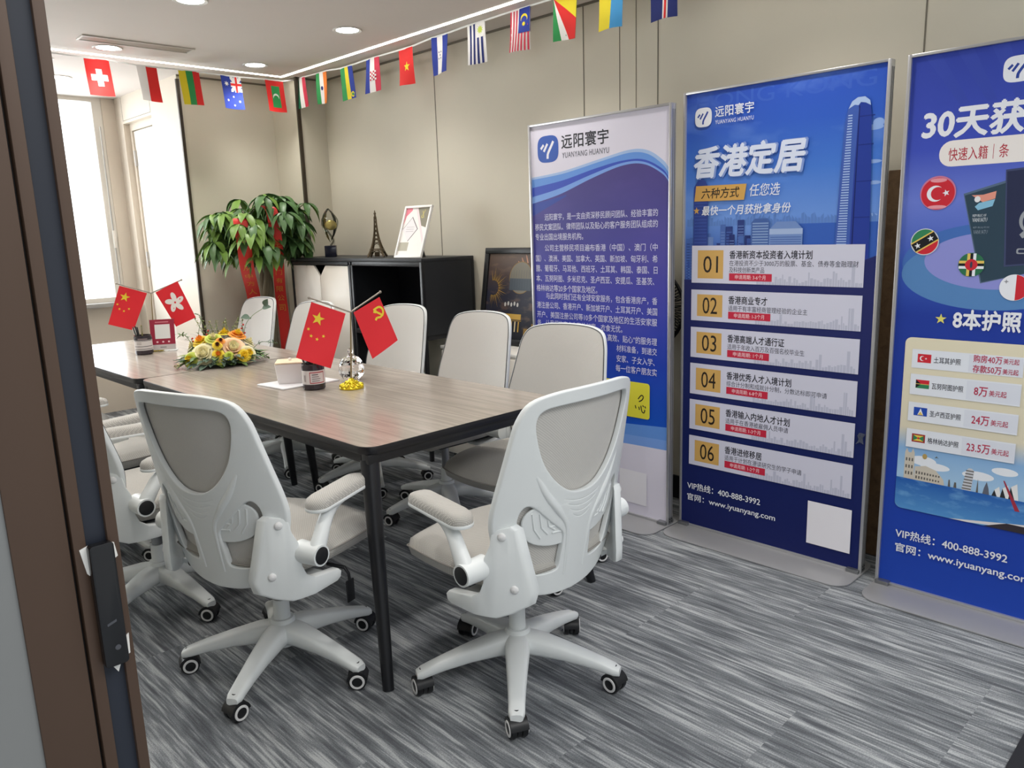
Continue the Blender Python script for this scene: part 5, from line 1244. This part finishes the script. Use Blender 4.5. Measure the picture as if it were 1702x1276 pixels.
for i, ((x, w), z) in enumerate(zip(LX, LZ)): bunting_flag(names[i], (x, 5.25, z), (1, 0, 0), w, 0.208, 0.10 if i != 0 else 0.05, i)
RY = [(5.320, 0.135, 2.510), (5.034, 0.131, 2.506), (4.729, 0.142, 2.492), (4.423, 0.144, 2.496), (4.074, 0.142, 2.494), (3.751, 0.145, 2.506), (3.437, 0.146, 2.512), (3.094, 0.148, 2.515), (2.787, 0.150, 2.514), (2.494, 0.142, 2.509), (2.206, 0.144, 2.497)]
for i, (y, w, z) in enumerate(RY): bunting_flag(names[5+i], (3.10, y, z), (0, -1, 0), w, 0.208, (0.22, 0.12, 0.12, 0.05, -0.02, 0.08, 0.0, 0.0, 0.02, 0.0, 0.0)[i], 20+i)
b = MB()
pts = [(1.05, 5.25, 2.505), (1.35, 5.25, 2.486)]+[(x+k*w, 5.25, z+0.002) for (x, w), z in zip(LX, LZ) for k in (0, 1)]+[(3.08, 5.30, 2.505)]+[(3.10, y-k*w, z+0.002) for y, w, z in RY for k in (0, 1)]+[(3.10, 1.75, 2.515)]
P = [Vector(p) for p in pts]
b.tube(P, 0.0045, cloth('tape_white', 236, 236, 234), 6, flat=(0.5, 1.2)); b.build('string', bn)

# ------------------------------------------------------------------ things on the tables
TZ = 0.7505
FRED = mat('flag_satin_red', rgb(226, 44, 54), 0.5, spec=0.4, bump=0.1, bscale=600)
FYEL = mat('flag_print_yellow', rgb(236, 208, 58), 0.5)
FWHT = mat('flag_print_white', rgb(236, 232, 228), 0.5)
GOLD = mat('gold_plastic', rgb(214, 190, 44), 0.22, metal=0.75, bump=0.3, bscale=60)
BRASS = mat('brass_rod', rgb(150, 132, 96), 0.3, metal=0.8)
ROD = mat('grey_rod', rgb(150, 142, 132), 0.4, metal=0.3)
def desk_flags(label, x, y, ang, top, ltip, rtip, lq, rq, lprint, rprint):
    """brass pole on a gold foot carrying two small flags; local u runs along the flags, facing the camera side"""
    t = thing('desk_flag_stand', label, 'desk flags', (x, y, TZ), -R(ang), 'desk flag pairs')
    b = MB()
    prof = [(0.0, 0.0), (0.052, 0.0), (0.053, 0.006), (0.045, 0.014), (0.030, 0.022), (0.016, 0.034), (0.009, 0.044), (0.0, 0.046)]
    b.lathe(prof, (0, 0, 0), GOLD, 28)
    for k in range(11):
        a = 2*PI*k/11; b.sphere((0.038*math.cos(a), 0.038*math.sin(a), 0.012), 0.013, GOLD, 10, 7, (1.2, 0.7, 0.8), Matrix.Rotation(a, 4, 'Z'))
        a += 0.28; b.sphere((0.020*math.cos(a), 0.020*math.sin(a), 0.026), 0.009, GOLD, 10, 7, (1.2, 0.7, 0.8), Matrix.Rotation(a, 4, 'Z'))
    b.build('base', t)
    b = MB(); b.cyl((0.0, 0, 0.04), (top[0], 0, top[1]), 0.0035, 0.003, BRASS, 10); b.build('pole', t)
    for tip, q, pr_, lab in ((ltip, lq, lprint, 'left'), (rtip, rq, rprint, 'right')):
        b = MB(); b.cyl((top[0], 0, top[1]), (tip[0], 0, tip[1]), 0.0035, 0.0035, ROD, 8); b.sphere((tip[0], 0, tip[1]), 0.006, ROD, 10, 6); b.build('rod', t)
        b = MB(); b.recalc = False
        A, B_, C_, D_ = [Vector((p[0], p[1], 0)) for p in q]     # a,b along the rod; c,d below b,a
        def f(u, v, h, A=A, B_=B_, C_=C_, D_=D_):
            p = (A*(1-u)+B_*u)*(1-v)+(D_*(1-u)+C_*u)*v
            return Vector((p.x, -0.004-h+0.006*math.sin(2.5*u+3*v)*v, p.y))
        N = 10; co = [f(i/N, j/N, 0) for i in range(N+1) for j in range(N+1)]
        b.raw(co, [(i*(N+1)+j, (i+1)*(N+1)+j, (i+1)*(N+1)+j+1, i*(N+1)+j+1) for i in range(N) for j in range(N)], FRED)
        b.raw([Vector((c.x, c.y+0.0012, c.z)) for c in co], [(i*(N+1)+j, (i+1)*(N+1)+j, (i+1)*(N+1)+j+1, i*(N+1)+j+1) for i in range(N) for j in range(N)], FRED)
        for m, poly in pr_: b.poly([f(u, v, 0.0008) for u, v in poly], m)
        o = b.build('flag', t, 60)
ASP = 1.55
def suv(cx, cy, r, rot=90): return [(x, cy-(y-cy)/ASP) for x, y in star(cx, cy, r, 5, 0.4, rot)]
FIVE = [(FYEL, suv(0.30, 0.24, 0.19)), (FYEL, suv(0.12, 0.46, 0.052)), (FYEL, suv(0.24, 0.56, 0.052)), (FYEL, suv(0.42, 0.585, 0.052)), (FYEL, suv(0.57, 0.50, 0.052))]
def band(pts, w):
    P = smooth_path([(a, c*ASP, 0) for a, c in pts], 6); L, Rr = [], []
    for i, p in enumerate(P):
        d = (P[min(i+1, len(P)-1)]-P[max(0, i-1)]).normalized(); n = Vector((-d.y, d.x, 0))*w; L.append(p+n); Rr.append(p-n)
    return [(p.x, p.y/ASP) for p in L]+[(p.x, p.y/ASP) for p in Rr[::-1]]
TOOL = [(FYEL, band([(0.64, 0.17), (0.84, 0.17), (0.93, 0.24), (0.90, 0.33), (0.78, 0.37), (0.66, 0.345)], 0.032)), (FYEL, band([(0.66, 0.34), (0.58, 0.375)], 0.035)), (FYEL, band([(0.66, 0.195), (0.88, 0.375)], 0.030)), (FYEL, [(0.60, 0.215), (0.66, 0.165), (0.735, 0.205), (0.675, 0.255)])]
PET = []
for k in range(5):
    a = R(-80+72*k); d = (math.cos(a), math.sin(a)); n = (-d[1], d[0]); pts = []
    for i in range(21):
        s = 2*PI*i/20; rr = 0.22+0.19*math.cos(s); ww = 0.105*math.sin(s)+0.03*math.sin(s*0.5)**2
        pts.append((0.50+d[0]*rr+n[0]*ww, 0.44+(d[1]*rr+n[1]*ww)/ASP))
    PET.append((FWHT, pts)); PET.append((FRED, [(0.50+d[0]*(0.25+0.035*math.cos(2*PI*i/8))+n[0]*0.028*math.sin(2*PI*i/8), 0.44+(d[1]*(0.25+0.035*math.cos(2*PI*i/8))+n[1]*0.028*math.sin(2*PI*i/8))/ASP) for i in range(8)]))
desk_flags('desk flag stand with five star flag and hammer and sickle flag', 1.800, 2.828, 20, (0.018, 0.326), (-0.150, 0.398), (0.152, 0.403), [(-0.142, 0.380), (-0.004, 0.322), (-0.085, 0.096), (-0.223, 0.154)], [(0.030, 0.324), (0.146, 0.382), (0.214, 0.190), (0.098, 0.118)], FIVE, TOOL)
desk_flags('desk flag stand with five star flag and white petalled flower flag', 1.738, 4.885, 28, (0.015, 0.339), (-0.167, 0.405), (0.192, 0.409), [(-0.152, 0.392), (-0.006, 0.340), (-0.104, 0.122), (-0.240, 0.167)], [(0.040, 0.342), (0.171, 0.403), (0.252, 0.178), (0.133, 0.128)], FIVE, PET)

# candle jars used for pens
JG = mat('dark_jar_glass', rgb(52, 44, 50), 0.08, spec=0.6); JL = mat('jar_label', rgb(214, 208, 206), 0.5); JR = mat('jar_label_red', rgb(170, 52, 62), 0.5); JT = mat('jar_label_text', rgb(130, 116, 118), 0.5); JD = mat('jar_label_dark', rgb(52, 48, 54), 0.5)
def jar(label, x, y, style, ang):
    t = thing('pen_jar', label, 'pen holder', (x, y, TZ), R(ang), 'pen jars on the tables')
    b = MB(); b.lathe([(0.0, 0.0), (0.043, 0.0), (0.048, 0.005), (0.048, 0.100), (0.046, 0.106), (0.0465, 0.112), (0.0435, 0.112), (0.0435, 0.010), (0.0, 0.009)], (0, 0, 0), JG, 40); b.build('glass', t)
    def cylf(a, z, r=0.0486): return (r*math.sin(a), -r*math.cos(a), z)
    b = MB(); b.recalc = False
    def patch(a0, z0, a1, z1, m, r):
        n = max(1, int(abs(a1-a0)/0.12)); co = []; 
        for i in range(n+1): a = a0+(a1-a0)*i/n; co += [cylf(a, z0, r), cylf(a, z1, r)]
        b.raw(co, [(2*i, 2*i+2, 2*i+3, 2*i+1) for i in range(n)], m)
    patch(-1.9, 0.026, 1.9, 0.085, JL, 0.0486)
    if style == 'red':
        for q in ((-0.35, 0.030, -0.29, 0.079), (0.95, 0.030, 1.01, 0.079), (-0.29, 0.075, 0.95, 0.079), (-0.29, 0.030, 0.95, 0.034)): patch(*q, JR, 0.0489)
        for k, (w, m) in enumerate(((0.55, JD), (0.62, JT), (0.75, JT), (0.68, JT))): patch(-0.15, 0.066-0.009*k, -0.15+w, 0.0695-0.009*k, m, 0.0489)
        for k in range(4): patch(-0.95+0.06*k, 0.038, -0.92+0.06*k, 0.066, JT, 0.0489)
    else:
        patch(-1.9, 0.085, 1.9, 0.100, JD, 0.0486)
        for z in (0.080, 0.048, 0.032): patch(-1.2, z, 1.2, z+0.003, JD, 0.0489)
        patch(-0.6, 0.088, 0.5, 0.096, JT, 0.0489)
        for k in range(2): patch(-0.8, 0.070-0.008*k, -0.2, 0.0725-0.008*k, JT, 0.0489)
    b.build('label', t, 0)
    return t
jar('dark glass pen jar with red framed white label', 1.694, 2.955, 'red', -30)
jar('glass pen jar with black and white label beside the red sign', 1.618, 4.72, 'black', -20)
def pens(x, y, group, labs, seed):
    r = random.Random(seed)
    for k, lab in enumerate(labs):
        a = R((105, 160, 205, 250)[k]); d = Vector((math.cos(a), math.sin(a), 0)); p0 = Vector((x, y, TZ+0.0135))+d*0.014; 
        top = Vector((x, y, TZ+0.112))+d*0.034; ax = (top-p0).normalized(); L = 0.142+0.006*k
        b = MB(); m = (BLACK_PL, mat('pen_grey', rgb(92, 96, 92), 0.4), BLACK_PL, mat('pen_olive', rgb(120, 116, 70), 0.4))[k]
        b.tube([p0, p0+ax*0.012, p0+ax*0.018, p0+ax*L, p0+ax*(L+0.004)], [0.001, 0.0028, 0.0042, 0.0042, 0.003], m, 12)
        o = b.build('pen'); tag(o, lab, 'pen', group)
        b = MB(); q = d.cross(ax).normalized(); s = p0+ax*(L-0.04)+ax.cross(q)*0.0055
        b.tube([s, s+ax*0.038], 0.0012, CHROME, 6); b.build('clip', o)
pens(1.694, 2.955, 'pens in the red labelled jar', ['dark pen standing in the red labelled jar']*4, 1)
pens(1.618, 4.72, 'pens in the black labelled jar', ['dark pen standing in the black labelled far jar']*4, 2)
# white square box on a white sheet
bxm = thing('square_box', 'white square box with pale wooden lid, standing on the white sheet', 'box', (1.700, 3.160, TZ+0.0065), R(-34))
b = MB(); BXW = mat('box_white', rgb(230, 226, 224), 0.4)
co = []
for z, h in ((0.0, 0.052), (0.006, 0.055), (0.088, 0.062)): co += [(x*1, y*1, z) for x, y in rrect(-h, -h, h, h, 0.008, 4)]
n = len(co)//3; b.raw(co, [(i*n+k, i*n+(k+1) % n, (i+1)*n+(k+1) % n, (i+1)*n+k) for i in range(2) for k in range(n)]+[tuple(range(n))[::-1], tuple(range(2*n, 3*n))], BXW); b.build('body', bxm, 35)
b = MB(); b.prism(rrect(-0.0615, -0.0615, 0.0615, 0.0615, 0.008, 4), lambda a, c, z: (a, c, z), 0.0885, 0.0955, wood_mat('lid_wood', rgb(220, 198, 166), rgb(234, 216, 188), 0.5, 40, 8), 0.002); b.build('lid', bxm)
b = MB(); b.lathe([(0, 0.0955), (0.005, 0.0955), (0.005, 0.099), (0.007, 0.101), (0.007, 0.106), (0, 0.108)], (0, 0, 0), FWHT, 16); b.build('knob', bxm)
tag(one('white_sheet', lambda b: b.prism([(1.570, 3.235), (1.588, 3.035), (1.860, 3.020), (1.842, 3.220)], lambda a, c, z: (a, c, z), TZ, TZ+0.006, mat('sheet_white', rgb(228, 228, 230), 0.45), 0.001)), 'white sheet lying on the table under the square box', 'sheet')
# cut crystal jar
cj = thing('crystal_jar', 'faceted clear crystal jar with knobbed lid behind the flag pole', 'jar', (1.905, 2.985, TZ))
CRY = mat('cut_crystal', (0.97, 0.97, 0.98, 1), 0.03, trans=1.0, ior=1.5)
def facet(prof, seg, name):
    b = MB(); co = []; fs = []
    n = len(prof)
    for i, (r, z) in enumerate(prof):
        for k in range(seg): a = 2*PI*(k+0.5*(i % 2))/seg; co.append((r*math.cos(a), r*math.sin(a), z))
    for i in range(n-1):
        for k in range(seg):
            k2 = (k+1) % seg; a, c, d, e = i*seg+k, i*seg+k2, (i+1)*seg+k, (i+1)*seg+k2
            if i % 2 == 0: fs += [(a, c, d), (c, e, d)]
            else: fs += [(a, c, e), (a, e, d)]
    fs += [tuple(range(seg))[::-1], tuple((n-1)*seg+k for k in range(seg))]
    b.raw(co, fs, CRY, smooth=False); return b.build(name, cj, 0)
facet([(0.030, 0.0), (0.034, 0.004), (0.047, 0.016), (0.056, 0.032), (0.0585, 0.050), (0.056, 0.066), (0.052, 0.076)], 18, 'bowl')
facet([(0.053, 0.0765), (0.048, 0.090), (0.038, 0.102), (0.024, 0.110), (0.012, 0.114), (0.007, 0.120), (0.012, 0.128), (0.013, 0.136), (0.007, 0.145), (0.002, 0.148)], 18, 'lid')
# small red sign in a clear stand
sg = thing('table_sign', 'small dark red card sign with white square in a clear stand', 'sign', (1.735, 4.735, TZ), R(-30))
AC = clear_mat('acrylic', (0.96, 0.97, 0.97, 1), 0.2)
tilt = R(12)
b = MB(); bx(b, -0.072, -0.003, 0.004, 0.072, 0.0, 0.192, AC); o = b.build('clear_sheet', sg, rot=(-tilt, 0, 0))
b = MB(); bx(b, -0.072, -0.0085, 0.0, 0.072, 0.065, 0.004, AC); b.build('clear_foot', sg)
sh = Sheet(lambda s, z, h: (s, -0.0035-h, z))
sh.rect(-0.068, 0.040, 0.068, 0.190, ink('sign_red', 150, 40, 62)); sh.rect(-0.068, 0.008, 0.068, 0.040, ink('sign_grey', 196, 188, 186)); sh.rect(-0.042, 0.075, 0.042, 0.160, ink('sign_white', 222, 222, 220))
for k in range(3): sh.shape(ell(-0.032+0.032*k, 0.056, 0.006, 0.0055, 14), ink('sign_pink', 232, 196, 200))
sh.rect(-0.038, 0.171, 0.036, 0.177, ink('sign_pink2', 206, 130, 140)); sh.rect(-0.018, 0.020, 0.016, 0.028, ink('sign_ltgrey', 150, 146, 144))
sh.mb.build('card', sg, 0, rot=(-tilt, 0, 0))

# flower arrangement
fl = thing('flower_arrangement', 'low arrangement of yellow and cream roses with green leaves on the far table', 'flowers', (1.755, 3.985, TZ), R(-24))
fl.scale = (1.14, 1.14, 1.14)
rf = random.Random(3)
CRM = mat('cream_petal', rgb(232, 224, 178), 0.6, sheen=0.2, var=0.06); YLW = mat('yellow_petal', rgb(236, 206, 54), 0.6, var=0.08); PEA = mat('peach_petal', rgb(238, 200, 160), 0.6, var=0.06); ORG = mat('orange_petal', rgb(236, 150, 52), 0.6, var=0.1); WINE = mat('wine_center', rgb(84, 24, 34), 0.7); LIM = mat('lime_petal', rgb(196, 208, 90), 0.6, var=0.1)
GL1 = mat('leaf_green', rgb(96, 124, 70), 0.5, var=0.25); GL2 = mat('leaf_grey_green', rgb(92, 112, 96), 0.6, var=0.2); GL3 = mat('leaf_yellow_green', rgb(150, 164, 70), 0.5, var=0.2)
def rose(c, n, r, m, m2=None, layers=5):
    c = Vector(c); n = Vector(n).normalized(); u = n.orthogonal().normalized(); v = n.cross(u)
    b = MB(); b.recalc = False
    for L in range(layers):
        k = L/(layers-1) if layers > 1 else 1; cnt = 3+L; rad = r*(0.18+0.66*k); ht = r*(0.95-0.62*k); open_ = 0.15+0.75*k
        for j in range(cnt):
            a = 2*PI*(j+0.37*L)/cnt; d = u*math.cos(a)+v*math.sin(a); s = n.cross(d); w = rad*(0.95 if L else 0.8); co = []
            for i in range(5):
                t = i/4
                for q in range(5):
                    x = -1+q/2; ca = x*0.85
                    dd = d*math.cos(ca)+s*math.sin(ca)
                    rr = rad*(0.35+0.65*t**0.6)+rad*0.28*open_*t**3
                    hh = ht*(t*(1.08-0.22*x*x)) - r*0.30*open_*t**4
                    co.append(c+dd*rr+n*(hh-r*0.18))
            b.raw(co, [(i*5+q, i*5+q+1, (i+1)*5+q+1, (i+1)*5+q) for i in range(4) for q in range(4)], (m2 if (m2 and L < 2) else m))
    b.sphere(c+n*r*0.1, r*0.30, m2 or m, 10, 7)
    return b.build('flower', fl, 70)
for c, n, r, m, m2 in [((-0.078, -0.085, 0.062), (-0.3, -1, 0.75), 0.055, CRM, None), ((0.050, -0.085, 0.078), (0.25, -1, 0.8), 0.058, PEA, CRM), ((-0.015, -0.125, 0.060), (0.0, -1, 0.6), 0.026, YLW, ORG), ((0.112, -0.095, 0.048), (0.5, -1, 0.5), 0.040, CRM, YLW), ((-0.135, -0.085, 0.040), (-0.7, -0.9, 0.5), 0.036, LIM, YLW),
                       ((-0.085, -0.010, 0.112), (-0.4, -0.4, 1), 0.040, YLW, ORG), ((0.075, 0.000, 0.128), (0.3, -0.3, 1), 0.040, ORG, YLW), ((-0.030, -0.045, 0.125), (0, -0.6, 1), 0.036, LIM, CRM), ((-0.012, -0.135, 0.028), (0, -1, 0.3), 0.018, LIM, CRM), ((0.095, -0.115, 0.045), (0.1, -1, 0.5), 0.030, YLW, None), ((0.020, 0.03, 0.135), (0, 0, 1), 0.036, YLW, None), ((-0.015, -0.105, 0.100), (0, -0.9, 0.7), 0.022, YLW, WINE), ((0.000, -0.09, 0.116), (0.2, -0.7, 0.9), 0.020, ORG, WINE), ((0.03, -0.145, 0.052), (0.1, -1, 0.3), 0.020, LIM, None), ((0.12, 0.02, 0.085), (0.7, 0, 1), 0.036, CRM, None), ((-0.12, 0.05, 0.08), (-0.7, 0.3, 1), 0.036, CRM, None)]:
    rose(c, n, r, m, m2)
b = MB(); b.recalc = False
b.sphere((0, -0.015, 0.030), 0.10, GL2, 20, 10, (1.25, 0.95, 0.62))
for k in range(120):
    a = rf.uniform(0, 2*PI); rr = rf.uniform(0.05, 0.145); z = 0.012+0.10*(1-rr/0.16)*rf.uniform(0.6, 1.2)
    d = Vector((math.cos(a), math.sin(a)*0.85, rf.uniform(-0.2, 0.5)))
    leaflet(b, Vector((rr*1.1*math.cos(a), rr*0.85*math.sin(a)-0.01, z)), d, Vector((0, 0, 1)), rf.uniform(0.035, 0.075), rf.uniform(0.009, 0.016), rf.choice((GL1, GL2, GL2, GL3)), 0.5)
for k in range(70):
    a = rf.uniform(PI, 2*PI) if k % 3 else rf.uniform(0, PI); rr = rf.uniform(0.10, 0.135)
    leaflet(b, Vector((rr*1.15*math.cos(a), rr*0.95*math.sin(a)-0.015, rf.uniform(0.012, 0.05))), Vector((math.cos(a), math.sin(a), rf.uniform(-0.15, 0.3))), Vector((0, 0, 1)), rf.uniform(0.04, 0.07), rf.uniform(0.011, 0.017), rf.choice((GL1, GL2, GL2)), 0.3)
for v in b.bm.verts: v.co.z = max(0.001, v.co.z)
b.build('leaves', fl, 0)
def sprig(path, n, L, m, berries=None):
    b = MB(); b.recalc = False; P = smooth_path(path, 8); b.tube(P, 0.0013, STEM, 5)
    for k in range(n):
        p = P[int((0.3+0.7*k/max(1, n-1))*(len(P)-1))]; s = -1 if k % 2 else 1
        d = Vector((rf.uniform(-1, 1), rf.uniform(-0.6, 0.6), 0.3*s+rf.uniform(-0.3, 0.6)))
        if berries: b.sphere(p+d.normalized()*0.008, berries, m, 8, 5)
        else: leaflet(b, p, d, Vector((0, 0, 1)), L, L*0.28, m, 0.4)
    for v in b.bm.verts: v.co.z = max(0.001, v.co.z)
    return b.build('sprig', fl, 0)
FINE = mat('pale_grass', rgb(150, 152, 104), 0.7)
for k in range(9): sprig([(-0.06+0.02*k, 0.02, 0.09), (-0.075+0.022*k, 0.03, 0.15), (-0.09+0.026*k+rf.uniform(-0.02, 0.02), 0.04, 0.19+rf.uniform(0, 0.03))], 16, 0.014, FINE)
sprig([(0.10, 0.03, 0.08), (0.115, 0.04, 0.16), (0.15, 0.05, 0.205), (0.20, 0.06, 0.235)], 3, 0.012, GL2)
b = MB(); b.recalc = False
for p, d in (((0.20, 0.055, 0.238), (0.6, -0.3, 0.15)), ((0.212, 0.055, 0.246), (0.3, -0.4, 0.8)), ((0.14, 0.045, 0.20), (-0.9, -0.3, 0.1))): leaflet(b, Vector(p), Vector(d), Vector((0, -0.7, 0.7)), 0.045, 0.017, GL2, 0.2)
b.build('sprig', fl, 0)
sprig([(0.13, -0.02, 0.05), (0.17, -0.02, 0.085), (0.215, -0.03, 0.085), (0.25, -0.03, 0.075)], 9, 0.017, GL2)
sprig([(-0.12, 0.0, 0.06), (-0.13, 0.0, 0.11), (-0.155, 0.0, 0.145), (-0.18, 0.01, 0.135)], 14, 0.018, GL1)
sprig([(-0.10, 0.02, 0.07), (-0.09, 0.02, 0.15), (-0.075, 0.03, 0.215), (-0.10, 0.03, 0.235)], 8, 0.018, GL1)
sprig([(-0.13, -0.07, 0.03), (-0.175, -0.09, 0.024), (-0.205, -0.10, 0.016)], 16, 0.016, mat('straw_sprig', rgb(190, 180, 120), 0.7))
sprig([(0.13, -0.05, 0.04), (0.17, -0.06, 0.04), (0.20, -0.07, 0.02)], 14, 0.024, GL1)
for nm, c in (('a', (-0.125, -0.01, 0.125)), ('b', (-0.055, 0.02, 0.15)), ('c', (0.10, 0.02, 0.165))): sprig([(c[0], c[1], c[2]-0.05), (c[0]+0.005, c[1], c[2]-0.02), c], 3, 0.01, mat('red_berry', rgb(190, 62, 52), 0.4), 0.005)
